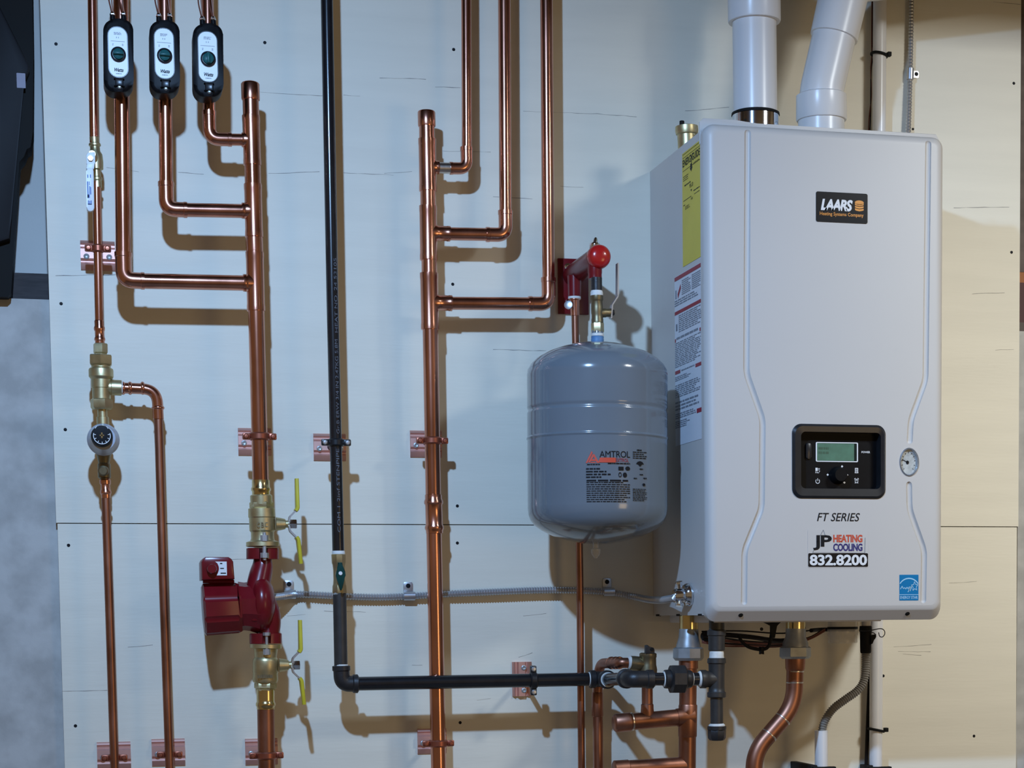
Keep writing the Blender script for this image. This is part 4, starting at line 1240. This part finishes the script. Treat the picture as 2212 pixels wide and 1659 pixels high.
def on_side(x0, x1, ya0, ya1, yb0=None, yb1=None, off=0.0):
    """x0..x1 pixel columns; ya0/ya1 top and bottom rows at the left edge"""
    xm = XS - off
    y0, y1 = WX(x0, ya0, xm).y, max(WX(x1, ya0, xm).y, -.3078)
    z1, z0 = WX(x0, ya0, xm).z, WX(x0, ya1, xm).z
    return lambda u, v: Vector((xm, y0 + (y1 - y0) * u, z0 + (z1 - z0) * v))


def slab(fn, th):
    b = NB(); prism(b, [fn(0, 0), fn(1, 0), fn(1, 1), fn(0, 1)], (-th, 0, 0)); return b


f = on_side(1473.5, 1521, 333, 578)
obj('energy_label', slab(f, -.0004), 'guide', body)
f = on_side(1473.5, 1521, 333, 578, off=.0003)
b = NB(); write(b, 'ENERG', lambda u, v: f(.02 + .47 * u, .875 + .065 * v), .025); write(b, 'GUIDE', lambda u, v: f(.55 + .43 * u, .875 + .065 * v), .025)
write(b, 'Y', lambda u, v: f(.46 + .13 * u, .85 + .09 * v), .03)
b.faces.new([b.verts.new(f(*q2)) for q2 in ((.50, .79), (.58, .825), (.545, .825), (.545, .86), (.455, .86), (.455, .825), (.42, .825))])
write(b, '95.0', lambda u, v: f(.40 + .20 * u, .655 + .035 * v), .01)
b.faces.new([b.verts.new(f(*q2)) for q2 in ((.50, .615), (.54, .635), (.46, .635))])
quad(b, f, .05, .573, .5, .578); quad(b, f, .66, .573, .95, .578)
bars(b, lambda u, v: f(.05 + .35 * u, .74 + .05 * v), 3, .35, 4, 3); bars(b, lambda u, v: f(.12 + .35 * u, .695 + .016 * v), 1, .7, 3, 4)
bars(b, lambda u, v: f(.62 + .34 * u, .60 + .012 * v), 1, .7, 3, 5); bars(b, lambda u, v: f(.48 + .1 * u, .54 + .02 * v), 2, .5, 2, 6)
bars(b, lambda u, v: f(.05 + .1 * u, .53 + .01 * v), 1, .7, 2, 6); bars(b, lambda u, v: f(.15 + .3 * u, .485 + .035 * v), 3, .4, 3, 8)
bars(b, lambda u, v: f(.62 + .34 * u, .83 + .02 * v), 2, .4, 4, 9)
for v0 in (.955, .985, .84): line_strip(b, f, [(.02, v0), (.98, v0)], .004)
obj('energy_print', b, 'ink', body)
f = on_side(1457, 1519.5, 600, 965, off=-.0001)
obj('warning_label', slab(f, -.0003), 'paper', body)
f = on_side(1457, 1519.5, 600, 965, off=.0003)
b = NB()
for r4 in ((0, .975, 1, .998), (0, .775, 1, .795), (.78, .42, 1, .44), (0, .425, .2, .445), (.82, .155, 1, .18), (0, .615, .04, .635), (.94, .615, .98, .635)):
    obj('warning_bar', quad(NB(), f, *r4), 'ink_red', body)
obj('flame_mark', line_strip(NB(), f, [(.12, .88), (.24, .93)], .03), 'ink_red', body)
b = NB()
for (u0, u1, v0, v1, n_, s_) in ((.28, .62, .87, .96, 8, 1), (.66, .98, .87, .96, 8, 2), (.0, .9, .82, .86, 3, 3), (.15, 1, .66, .765, 9, 4), (.06, .9, .615, .64, 1, 5), (0, .98, .46, .61, 14, 6), (.24, .76, .425, .44, 1, 7), (0, .6, .38, .41, 3, 8), (0, .95, .28, .36, 7, 9), (0, .9, .2, .26, 3, 10), (.0, .8, .155, .19, 3, 11), (0, .55, .10, .145, 4, 12)):
    bars(b, lambda u, v: f(u0 + (u1 - u0) * u, v0 + (v1 - v0) * v), n_, .5, 7, s_)
quad(b, f, .03, .87, .07, .92); quad(b, f, .04, .68, .1, .72)
obj('warning_print', b, 'ink_grey', body)

# control panel
HP = HB - .016
z = prect(1711, 917, 1912, 1077, HB)
outer = rrect(*z, .016, 0, 8)
zi = prect(1729, 934, 1901, 1056, HB)
inner = rrect(*zi, .008, 0, 8)
b = NB()
mid = rrect(z[0] + .004, z[1] + .004, z[2] - .004, z[3] - .004, .014, 0, 8)
loops = [[(p, -HB + .004) for p in outer], [(p, -HB - .0015) for p in outer], [(p, -HB - .005) for p in mid], [(p, -HB - .0035) for p in inner], [(p, -HP + .001) for p in inner]]
rings = [[b.verts.new((p.x, y, p.z)) for p, y in L] for L in loops]
for A, B in zip(rings, rings[1:]):
    n = len(A)
    for i in range(n): b.faces.new((A[i], A[(i + 1) % n], B[(i + 1) % n], B[i]))
bmesh.ops.recalc_face_normals(b, faces=b.faces)
pn = obj('control_panel', b, 'bezel', t)
b = NB(); prism(b, rrect(zi[0] - .002, zi[1] - .002, zi[2] + .002, zi[3] + .002, .008, -HP + .003), (0, -.003, 0))
obj('fascia', b, 'black', pn)
z4 = prect(1727.5, 934, 1901.5, 1057, HB)
fr = NB()
lo = rrect(*prect(1762, 955.5, 1853, 998, HP), .002, 0, 3); li = rrect(*prect(1764.5, 957.5, 1850.5, 996, HP), .001, 0, 3)
A = [fr.verts.new((p.x, -HP - .001, p.z)) for p in lo]; B = [fr.verts.new((p.x, -HP - .001, p.z)) for p in li]
C2 = [fr.verts.new((p.x, -HP, p.z)) for p in lo]
for i in range(len(A)):
    j = (i + 1) % len(A); fr.faces.new((A[i], A[j], B[j], B[i])); fr.faces.new((C2[i], C2[j], A[j], A[i]))
obj('display_frame', fr, 'white', pn)
dp = obj('display', plate(NB(), (1765, 958, 1845, 995.5), HP + .0006, .0005, .0005), 'lcd', pn)
obj('display_border', plate(NB(), (1764, 957, 1851, 996), HP + .0003, .0004, .0005), 'lcd_dark', pn)
b = NB(); bars(b, on_front(1768, 966, 1790, 985, HP + .0009), 2, .5, 3, 2, 0); obj('readout', b, 'lcd_seg', dp)
kc = W(1809, 1027, HP)
b = NB(); lathe(b, kc, (0, -1, 0), [(0, 18 * k), (.003, 18 * k), (.006, 15.5 * k), (.016, 14.5 * k), (.018, 13 * k)], 32)
obj('knob', b, 'black', pn)
obj('power_switch', plate(NB(), (1742, 957, 1753, 991), HP + .004, .004, .003, .001), 'bezel', pn)
HQ = HP + .0005
b = NB()
write(b, 'POWER', on_front(1861, 974.5, 1879.5, 979, HQ), .02)
f = on_front(1761.5, 1033, 1771, 1045, HQ); arc_strip(b, f, .5, .45, .5, .45, PI * .72, PI * 2.28, .13); quad(b, f, .45, .5, .56, 1)
f = on_front(1761.5, 1010.5, 1771, 1022, HQ); quad(b, f, 0, .4, .5, 1); quad(b, f, .6, .55, 1, .65); quad(b, f, .6, .8, 1, .9); quad(b, f, 0, 0, .14, .3); quad(b, f, .3, .0, .5, .25); line_strip(b, f, [(.6, 0), (1, .4)], .1); quad(b, f, .7, 0, .8, .2)
f = on_front(1846, 1011, 1854.5, 1022, HQ); quad(b, f, .05, 0, .95, .15); quad(b, f, .1, .15, .25, 1); quad(b, f, .75, .15, .9, 1); quad(b, f, .25, .85, .75, 1); quad(b, f, .3, .3, .7, .45); quad(b, f, .3, .55, .7, .7)
f = on_front(1845.5, 1033, 1855, 1044, HQ); arc_strip(b, f, .5, .45, .38, .42, 0, 2 * PI, .11); line_strip(b, f, [(0, .8), (.25, 1)], .14); line_strip(b, f, [(.75, 1), (1, .8)], .14); quad(b, f, .45, .4, .56, .7); quad(b, f, .1, 0, .3, .12); quad(b, f, .7, 0, .9, .12)
for x, y in ((1788, 1025.5), (1830, 1026), (1824, 1042.5), (1819, 1007.5)):
    f = on_front(x - 2.6, y - 2.6, x + 2.6, y + 2.6, HQ); b.faces.new([b.verts.new(f(*q2)) for q2 in ((0, .5), (.5, 0), (1, .5), (.5, 1))])
obj('panel_marks', b, 'white', pn)
# pressure gauge
gc = W(1964, 998, HB)
kx_, kz_ = 20.5 * k, 29.5 * kz(1964, 998, HB)
b = NB()
rings = []
for s, y in ((1.03, .004), (1.05, -.001), (.98, -.0025), (.92, -.001), (.90, .006)):
    rings.append([b.verts.new(gc + Vector((kx_ * s * math.cos(a * PI / 20), y, kz_ * s * math.sin(a * PI / 20)))) for a in range(40)])
for A, B in zip(rings, rings[1:]):
    for i in range(40): b.faces.new((A[i], A[(i + 1) % 40], B[(i + 1) % 40], B[i]))
bmesh.ops.recalc_face_normals(b, faces=b.faces)
gz = obj('pressure_gauge', b, 'steel', t)
b = NB(); b.faces.new([b.verts.new(gc + Vector((kx_ * .93 * math.cos(a * PI / 20), .004, kz_ * .93 * math.sin(a * PI / 20)))) for a in range(40)])
obj('gauge_face', b, 'glass', gz)
b = NB()
fg = lambda u, v: gc + Vector(((u - .5) * 2 * kx_, .0032, (v - .5) * 2 * kz_))
b.faces.new([b.verts.new(fg(.45 + .08 * math.cos(a * PI / 8), .49 + .07 * math.sin(a * PI / 8))) for a in range(16)])
line_strip(b, fg, [(.45, .49), (.16, .60)], .025)
for a in range(11):
    an = PI * (-.25 + 1.5 * a / 10); line_strip(b, fg, [(.5 + .32 * math.cos(an), .5 + .32 * math.sin(an)), (.5 + .38 * math.cos(an), .5 + .38 * math.sin(an))], .02)
obj('needle', b, 'ink', gz)
# maker's badge
H1 = HB + .0010
bd = obj('badge', plate(NB(), (1763, 416, 1874, 481), H1, .0009, .003), 'sticker_black', t)
b = NB(); write(b, 'LAARS', on_front(1773, 430.5, 1842, 455.5, H1 + .0003), .045, .22, .86); obj('badge_name', b, 'white', bd)
b = NB(); write(b, 'Heating Systems Company', on_front(1771, 459, 1865.5, 469, H1 + .0003), .014); obj('badge_line', b, 'orange', bd)
f = on_front(1846.5, 433, 1866, 457, H1 + .0003)
b = NB()
b.faces.new([b.verts.new(f(.5 + .5 * math.cos(a * PI / 12), .80 + .20 * math.sin(a * PI / 12))) for a in range(24)])
for v0, v1 in ((.52, .68), (.30, .46), (.06, .24)):
    b.faces.new([b.verts.new(f(*q2)) for q2 in ((.02, v1 + .04), (.02, v0 + .06), (.2, v0), (.5, v0 - .04), (.8, v0), (.98, v0 + .06), (.98, v1 + .04), (.8, v1), (.5, v1 - .04), (.2, v1))])
obj('badge_emblem', b, 'orange', bd)
b = NB(); write(b, 'FT SERIES', on_front(1765, 1108, 1857.5, 1126, HB + .0005), .005, .25); obj('model_print', b, 'ink', cover)
# installer's sticker
H2 = HB + .0004
st = obj('installer_sticker', plate(NB(), (1745, 1144, 1876, 1226), H2, .0003, .002), 'enamel', t)
st2 = obj('number_box', plate(NB(), (1746, 1195, 1875, 1224.5), H2 + .0003, .0003, .002), 'sticker_black', st)
b = NB(); write(b, '832.8200', on_front(1749, 1198, 1873, 1221.5, H2 + .0007), .035, 0, .98); obj('number_print', b, 'white', st)
b = NB(); write(b, 'JP', on_front(1756.5, 1156, 1797, 1188.5, H2 + .0005), .03, 0, .9); obj('initials', b, 'ink', st)
b = NB(); write(b, 'HEATING', on_front(1800, 1155, 1863, 1171.5, H2 + .0005), .035, 0, .95); obj('print_upper', b, 'ink_orange', st)
b = NB(); write(b, 'COOLING', on_front(1800, 1174, 1863, 1190.5, H2 + .0005), .035, 0, .95); obj('print_lower', b, 'ink_navy', st)
f = on_front(1745, 1144, 1876, 1226, H2 + .0005)
b = NB(); line_strip(b, f, [(.20, .83), (.255, .99), (.29, .83)], .007); line_strip(b, f, [(.14, .66), (.17, .70)], .007); line_strip(b, f, [(.08, .395), (.10, .46)], .007)
line_strip(b, f, [(.08, .395), (.94, .385), (.945, .79)], .007); obj('roof_outline', b, 'ink_grey', st)
# efficiency sticker
es_ = obj('efficiency_sticker', plate(NB(), (1943, 1241.5, 1984, 1297), HB + .0005, .0004, .0006), 'star_blue', t)
f = on_front(1943, 1241.5, 1984, 1297, HB + .0008)
b = NB()
arc_strip(b, f, .5, .46, .56, .42, PI * .16, PI * .84, .045, 20)
line_strip(b, f, [(0, .225), (1, .225)], .02)
line_strip(b, f, [(.05, .44), (.14, .56), (.20, .46), (.28, .50), (.33, .44), (.40, .52), (.46, .44), (.50, .52), (.56, .52), (.48, .36), (.44, .33)], .030)
line_strip(b, f, [(.58, .53), (.52, .38), (.60, .52), (.66, .56), (.56, .36)], .028)
sp = []
for i in range(11):
    a = PI / 2 + .06 - i * PI / 5; rr = (.19, .085)[i % 2]
    sp.append((.80 + rr * math.cos(a), .545 + rr * 1.02 * math.sin(a)))
line_strip(b, f, sp, .026)
write(b, 'ENERGY STAR', lambda u, v: f(.04 + .92 * u, .06 + .11 * v), .01)
obj('sticker_print', b, 'star_light', es_)

# ------------------------------------------------------------------ on top of and above the boiler
HV = .17
t = thing('air_vent', 'brass automatic air vent with a black cap at the boiler top left', 'vent', W(1484, 335, .15))
hv = -WX(1484, 335, BX0 + .022).y
zt = CZ1 - .008
ya = 268
b = NB(); vrev(b, (1483, 272), (1486, 345), hv, [(272, 20), (273.5, 23.5), (283, 24), (290, 22.5), (292, 20), (330, 19.5), (360, 19)], 32)
lo_ = W(1486, 345, hv)
obj('body', b, 'brass', t)
obj('cap', vrev(NB(), (1473, 258), (1473, 275), hv, [(261, 4), (262, 5), (276, 5.2)], 18), 'rubber', t)
obj('stem', lathe(NB(), Vector((lo_.x, -hv, zt)), (0, 0, 1), [(0, .010), (lo_.z - zt + .01, .012)], 16), 'brass_dull', t)

t = thing('vent_pipe', 'straight white vent pipe rising from the boiler top with a coupling above', 'pipe', W(1632, 250, HV))
b = NB(); vrev(b, (1625.5, -330), (1632, 290), HV, [(-330, 45), (290, 45)], 48); obj('pipe', b, 'pvc', t)
b = NB(); vrev(b, (1628, -90), (1629.5, 48), HV, [(-90, 45), (-89, 54), (45, 54), (48, 53), (48.2, 45)], 48); obj('coupling', b, 'pvc', t)
b = NB(); vrev(b, (1632, 243), (1632, 262), HV, [(243, 45), (245, 49), (250, 49.5), (251, 47)], 48); obj('gasket', b, 'rubber', t)
b = NB(); vrev(b, (1632, 251), (1632, 285), HV, [(251, 48), (285, 48)], 48); obj('vent_collar', b, 'chrome', t)
t = thing('vent_pipe', 'leaning white vent elbow on the boiler top bending right overhead', 'pipe', W(1776, 262, HV))
k = kx(1776, 200, HV)
b = NB(); vrev(b, (1774, 204), (1774.5, 262), HV, [(204, 47), (207, 51), (258, 51.5), (261, 50), (261.2, 46)], 48); obj('coupling', b, 'pvc', t)
b = NB(); vrev(b, (1774, 258), (1774, 290), HV, [(258, 47), (290, 47)], 48); obj('collar', b, 'pvc', t)
pth = fillet([W(1774, 215, HV), W(1776, 190, HV), W(1806, 60, HV), W(1828, -42, HV), W(2420, -104, HV)], [.03, .03, .05], 12)
obj('elbow', tube(NB(), pth, 44.5 * k, 40), 'pvc', t)
d = (W(1806, 60, HV) - W(1776, 190, HV)).normalized()
hub = W(1801, 82, HV)
b = NB(); lathe(b, hub, d, [(0, 44 * k), (.001, 48.5 * k), (.055, 49.5 * k), (.075, 50 * k), (.085, 46 * k)], 40); obj('hub', b, 'pvc', t)

HW = .024
t = thing('white_pipe', 'slim white plastic pipe running from top to bottom behind the boiler', 'pipe', W(1893, 1650, HW))
pipe(t, [(1903, -330), (1896, 700), (1891.5, 1690)], HW, 27, 'pvc')
for x, y, lb in ((1899, 119, 'black cable tie on the slim white pipe above the boiler'), (1892.5, 1577, 'black cable tie on the slim white pipe below the boiler')):
    s = thing('cable_tie', lb, 'cable tie', W(x, y, HW), 'cable ties on the white pipe')
    k = kx(x, y, HW); c = W(x, y, HW)
    b = NB(); tube(b, [c + Vector((15.5 * k * math.cos(a * PI / 16), 15.5 * k * math.sin(a * PI / 16), (-.003 * math.cos(a * PI / 16)))) for a in range(32)], .0026, 8, closed=True)
    obj('band', b, 'rubber', s)
    obj('head', box(NB(), c + Vector((14 * k, -.012, -.0035)), c + Vector((22 * k, -.002, .0045)), .001), 'rubber', s)
t = thing('thermostat_wire', 'thin brown-red wire beside the slim white pipe above the boiler', 'wire', W(1882, 260, .01))
for i, m_ in enumerate(('wire_red', 'wire')):
    pth = smooth_path([W(1886 + i * 2, -330, .012), W(1885 + i * 2, -150, .012), W(1883 + i * 2, 60, .012), W(1883 + i * 3, 118, .014), W(1881 + i, 150, .010), W(1882 - i, 210, .008), W(1877 + i * 3, 262, .008), W(1876, 340, .008)], 6)
    obj('strand', tube(NB(), pth, .0012, 8), m_, t)
t = thing('flexible_conduit', 'flexible metal conduit running up the board right of the vent elbow', 'conduit', W(1966, 270, .012))
bx(t, [W(1972, -330, .011), W(1970.5, -150, .011), W(1969, -30, .011), W(1968, 60, .011), W(1966, 160, .011), W(1964, 230, .012), W(1962, 300, .013), W(1961, 400, .013)], .0052, .0058)
s = thing('cable_strap', 'one-hole cable strap on the conduit right of the vent elbow', 'strap', W(1972, 160, 0), 'cable straps')
b = NB(); tube(b, [W(1966.8, 148, .011), W(1966, 172, .011)], .0066, 18); obj('saddle', b, 'steel', s)
tb = obj('tab', plate(NB(), (1968, 153, 1985, 168), .0022, .0022, .003), 'steel', s)
obj('screw', lathe(NB(), W(1979.5, 160, .0022), (0, -1, 0), [(0, .0038), (.0013, .0032), (.0015, .001)], 14), 'ink', tb)

# ------------------------------------------------------------------ water connections under the boiler
HX = .165
t = thing('pipe_union', 'grey union with a hex nut at the boiler bottom left, above copper pipe', 'union', W(1488, 1350, HX))
obj('brass_tail', vrev(NB(), (1488, 1325), (1488, 1362), HX, [(1325, 19.5), (1362, 19.5)]), 'brass_hi', t)
obj('collar', vrev(NB(), (1488, 1358), (1487, 1402), HX, [(1358, 19), (1360, 20), (1378, 21), (1392, 25), (1402, 26)], 28), 'galv', t)
obj('union_nut', vrev(NB(), (1487, 1398), (1487, 1428), HX, [(1398, 27), (1401, 31.5), (1421, 32), (1427, 27)], 8, .2), 'galv', t)
t = thing('copper_pipe', 'brown copper pipe with capped side stubs under the boiler left corner', 'pipe', W(1485, 1655, HX))
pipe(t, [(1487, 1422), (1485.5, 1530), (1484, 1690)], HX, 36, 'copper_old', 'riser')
obj('collar', vrev(NB(), (1487, 1420), (1487, 1445), HX, [(1420, 20), (1444, 20), (1445, 18)]), 'copper_old', t)
k = kx(1400, 1558, HX)
a, e = W(1345, 1561, HX), W(1485, 1548, HX)
b = NB(); tube(b, [a, e], 17.5 * k, 28); lathe(b, W(1462, 1550, HX), e - a, [(0, 18.8 * k), (.018, 20 * k), (.03, 21 * k)], 28)
vrev(b, (1486, 1522), (1485, 1592), HX, [(1522, 18.6), (1524, 19.4), (1590, 19.4), (1592, 18.4)])
obj('side_stub', b, 'copper_old', t)
b = NB(); lathe(b, W(1325, 1562.5, HX), e - a, [(0, 14 * k), (.0015, 17 * k), (.005, 19.5 * k), (.030, 19.5 * k), (.031, 18 * k)], 28); obj('cap', b, 'copper_old', t)
b = NB(); lathe(b, W(1363, 1559, HX), e - a, [(0, 17.6 * k), (.001, 19.2 * k), (.003, 19 * k), (.004, 17.6 * k)], 28); obj('solder_ring', b, 'solder', t)
b = NB(); vrev(b, (1398, 1480), (1398.5, 1556), HX, [(1480, 11.5), (1520, 11.5), (1522, 13), (1530, 13.2), (1546, 14.5), (1556, 17)]); obj('valve_stub', b, 'copper_old', t)
a2, e2 = W(1330, 1662, HX), W(1485, 1652, HX)
b = NB(); tube(b, [a2, e2], 17.5 * k, 28); obj('side_stub', b, 'copper_old', t)
b = NB(); lathe(b, W(1325, 1662, HX), e2 - a2, [(0, 15 * k), (.002, 18.5 * k), (.027, 18.5 * k), (.028, 17.5 * k)], 28); obj('cap', b, 'copper_old', t)

t = thing('relief_valve', 'bronze pressure relief valve with a ribbed copper outlet above the gas fittings', 'valve', W(1398, 1490, HX))
b = NB(); vrev(b, (1400, 1396), (1399, 1486), HX, [(1410, 15), (1412, 18), (1419, 18), (1421, 17), (1436, 17.5), (1446, 19.5), (1480, 18), (1486, 12)], 28); obj('body', b, 'brass_dull', t)
b = NB(); prism(b, [W(x, y, HX + .006) for x, y in ((1392, 1412), (1392, 1394), (1396, 1393), (1401, 1398), (1409, 1399), (1411, 1404), (1411, 1412))], (0, -.010, 0), .001); obj('test_lever', b, 'iron', t)
obj('lever_pin', lathe(NB(), W(1408, 1403, HX + .016), (0, -1, 0), [(0, .003), (.002, .003)], 12), 'rubber', t)
obj('outlet', hrev(NB(), (1360, 1432), (1398, 1436), HX, [(1360, 13), (1362, 15.5), (1372, 16), (1380, 16), (1384, 14), (1398, 13)]), 'brass_dull', t)
t = thing('copper_pipe', 'dark copper discharge pipe bending down from the relief valve behind the gas pipe', 'pipe', W(1293, 1650, HX))
k = kx(1330, 1432, HX)
HE = .056
pth = fillet([W(1362, 1432, HX), W(1340, 1432, HX), W(1294, 1433, HE), W(1291, 1500, HE), W(1293, 1690, HE), W(1299, 2100, HE)], [.02, .034, .01, .01], 10)
obj('pipe', tube(NB(), pth, 10.8 * k, 24), 'copper_old', t)
for s_ in (.12, .3, .5):
    q_ = W(1343, 1432, HX).lerp(W(1300, 1432, HE + .01), s_)
    obj('press_bead', press_bead(NB(), q_, W(1340, 1432, HX) - W(1294, 1432, HE), 11.2 * k), 'copper', t)
obj('thread_tape', hrev(NB(), (1356, 1432), (1363, 1432), HX, [(1356, 11.5), (1358, 14.5), (1363, 14.5)]), 'tape', t)
obj('coupling', vrev(NB(), (1290.5, 1495), (1290.8, 1548), HE, [(1495, 11), (1497, 12), (1546, 12), (1548, 11)]), 'copper_old', t)

HY = .18
t = thing('pipe_union', 'grey union with a bright nut face under the boiler centre', 'union', W(1720, 1350, HY))
obj('brass_tail', vrev(NB(), (1719, 1325), (1719, 1362), HY, [(1325, 20.5), (1362, 20.5)]), 'brass_hi', t)
obj('collar', vrev(NB(), (1719, 1358), (1718, 1402), HY, [(1358, 20.5), (1376, 21), (1388, 26), (1402, 27)], 28), 'galv', t)
obj('union_nut', vrev(NB(), (1718, 1396), (1718, 1424), HY, [(1396, 28), (1399, 32.5), (1418, 33), (1423, 28)], 6, .12), 'galv', t)
t = thing('copper_pipe', 'dull copper pipe with two slanting bends under the boiler centre', 'pipe', W(1625, 1655, HY))
k = kx(1700, 1500, HY)
obj('adapter', vrev(NB(), (1718, 1420), (1717.5, 1449), HY, [(1420, 21), (1444, 20), (1449, 18)]), 'copper_old', t)
pth = fillet([W(1717.5, 1442, HY), W(1715, 1525, HY), W(1629, 1625, HY), W(1625, 2060, HY)], [.038, .030], 12)
obj('pipe', tube(NB(), pth, 17.5 * k, 28), 'copper_old', t)
for p, q2 in (((1718, 1452), (1718, 1448)), ((1716.5, 1476), (1716.5, 1472)), ((1692, 1552), (1689, 1555.5)), ((1663, 1586), (1660, 1589.5))):
    a, e = W(*p, HY), W(*q2, HY)
    obj('solder_ring', lathe(NB(), a, e - a, [(0, 17.4 * k), (.0008, 18.1 * k), (.0022, 18.1 * k), (.003, 17.4 * k)], 28), 'solder', t)

# condensate drain
HD = .10
t = thing('drain_hose', 'grey corrugated drain hose curving from the boiler into a white pipe', 'hose', W(1870, 1400, HD))
pts = [W(1870, 1405, HD), W(1870, 1440, HD), W(1866, 1470, HD), W(1852, 1492, HD), W(1826, 1511, HD), W(1800, 1531, HD), W(1783, 1555, HD), W(1776, 1578, HD), W(1775, 1605, HD)]
bx(t, pts, .0082, .0042, 'hose', 'hose')
obj('adapter', vrev(NB(), (1870, 1352), (1870, 1411), HD, [(1352, 12), (1354, 12.5), (1364, 13), (1365, 12), (1408, 11), (1411, 10)]), 'rubber', t)
obj('spigot', vrev(NB(), (1871, 1330), (1871, 1356), HD, [(1330, 9), (1356, 9)]), 'enamel_in', t)
b = NB(); tube(b, smooth_path([W(1856, 1362, HD + .012), W(1870, 1363, HD + .013), W(1884, 1361, HD + .012), W(1902, 1358, HD + .012), W(1910, 1362, HD + .012), W(1911, 1370, HD + .012), W(1906, 1376, HD + .012), W(1900, 1374, HD + .012), W(1898, 1366, HD + .012)], 5), .0009, 8)
tube(b, smooth_path([W(1882, 1366, HD + .012), W(1889, 1368, HD + .012), W(1892, 1374, HD + .012), W(1889, 1381, HD + .012)], 5), .0009, 8)
obj('spring_clip', b, 'iron', t)
obj('barb', prism(NB(), [W(x, y, HD + .006) for x, y in ((1878, 1372), (1890, 1370), (1882, 1390), (1878, 1392))], (0, -.008, 0), .001), 'rubber', t)
t = thing('drain_cup', 'ribbed clear plastic trap cup under the boiler bottom right', 'cup', W(1822, 1390, .13))
b = NB(); vrev(b, (1820, 1335), (1820, 1389), .13, [(1340, 30), (1356, 30), (1360, 31), (1372, 31), (1374, 30), (1388, 30), (1389, 27)], 24); obj('cup', b, 'clear', t)
obj('rim', vrev(NB(), (1820, 1354), (1820, 1360), .13, [(1354, 30.6), (1356, 31.4), (1360, 30.6)], 24), 'rubber', t)
t = thing('white_pipe', 'short white plastic drain pipe receiving the corrugated hose at the bottom', 'pipe', W(1775, 1655, HD))
b = NB(); k = kx(1775, 1600, HD)
a, e = W(1774, 1578, HD), W(1776, 2060, HD); L = (e - a).length
lathe(b, a, e - a, [(0, 11 * k), (0, 13.5 * k), (L, 13.5 * k)], 28)
obj('pipe', b, 'pvc', t)
for x, h, y, lb in ((1777, HD, 1655, 'black pipe clip on the short white drain pipe at the bottom'), (1897, HW, 1655, 'black pipe clip on the slim white pipe at the bottom')):
    s = thing('pipe_clip', lb, 'clip', W(x, y, h), 'black clips on the white pipes')
    c = W(x, y, h); k = kx(x, y, h)
    b = NB(); box(b, Vector((c.x - 27 * k, -h - .018, c.z - .030)), Vector((c.x + 22 * k, -h - .0132 + .006, c.z)), .0015)
    obj('clip_front', b, 'rubber', s)
    b = NB(); box(b, Vector((c.x - 30 * k, -h - .010, c.z - .030)), Vector((c.x - 15 * k, -.0005, c.z + .003)), .0015); obj('clip_arm', b, 'rubber', s)
t = thing('power_cord', 'black cord hanging just left of the slim white pipe below the boiler', 'cord', W(1873, 1650, .02))
pth = smooth_path([W(1880, 1330, .02), W(1880, 1420, .018), W(1878, 1470, .016), W(1875, 1540, .014), W(1872, 1620, .014), W(1870, 1690, .014)], 6)
obj('cord', tube(NB(), pth, .0034, 12), 'wire', t)
obj('loose_lead', tube(NB(), smooth_path([W(1879, 1480, .018), W(1878, 1560, .016), W(1877, 1640, .016), W(1876, 1690, .016)], 6), .0009, 8), 'wire', t)

# wires slung under the boiler
HZ = .225
low = lambda p: Vector((p.x, p.y, min(p.z, BZB - .0134)))
t = thing('wire_bundle', 'bundle of black and brown-red wires tied under the boiler between the unions', 'wires', W(1610, 1380, HZ))
obj('cable', tube(NB(), smooth_path([W(1518, 1372, HZ - .02), W(1560, 1371, HZ), W(1620, 1376, HZ - .03), W(1680, 1384, .145), W(1722, 1380, .130)], 8), .0042, 12), 'wire', t)
rnd = random.Random(5)
for i in range(6):
    o_ = (i - 2.5) * 3.2
    pth = smooth_path([W(1516, 1380 + o_, HZ - .03), W(1565, 1386 + o_ + rnd.uniform(-2, 2), HZ - .005 * i), W(1620, 1391 + o_ * .7, HZ - .03 - .004 * i), W(1685, 1392 + o_ * .6, .140 - .002 * i), W(1745, 1380 + o_ * .3, .134), W(1782, 1360 + o_ * .4, .130)], 6)
    obj('wire', tube(NB(), pth, .0013, 8), 'wire_red' if i % 3 else 'wire', t)
pth = smooth_path([W(1516, 1364, HZ - .03), W(1600, 1363, HZ - .05), W(1690, 1368, .136), W(1776, 1359, .097), W(1840, 1358, .09)], 6)
obj('wire', tube(NB(), pth, .0013, 8), 'wire', t)
obj('sleeve', tube(NB(), smooth_path([W(1752, 1362, .125), W(1776, 1360, .096), W(1845, 1360, .088)], 6), .0038, 10), 'wire', t)
b = NB(); tube(b, smooth_path([W(1596, 1372, HZ + .006), W(1602, 1385, HZ + .008), W(1618, 1398, HZ + .008), W(1645, 1403, HZ + .008), W(1660, 1396, HZ + .008), W(1666, 1372, HZ + .006), W(1668, 1352, HZ)], 6), .0030, 10)
obj('tie', b, 'rubber', t)
b = NB(); prism(b, [low(W(x, y, HZ + .006)) for x, y in ((1648, 1343), (1685, 1343), (1680, 1348), (1675, 1352), (1672, 1378), (1663, 1378), (1663, 1352), (1656, 1348))], (0, -.006, 0), .001); obj('tie_anchor', b, 'rubber', t)
obj('tie_head', box(NB(), W(1640, 1412, HZ + .004), W(1650, 1398, HZ + .014), .001), 'rubber', t)
t = thing('wire_connector', 'small black sensor stub behind the gas riser under the boiler', 'connector', W(1522, 1372, .18))
obj('stub', lathe(NB(), W(1524, 1374, .17), (-.25, -1, 0), [(0, .009), (.02, .010), (.03, .009), (.034, .006)], 18), 'rubber', t)
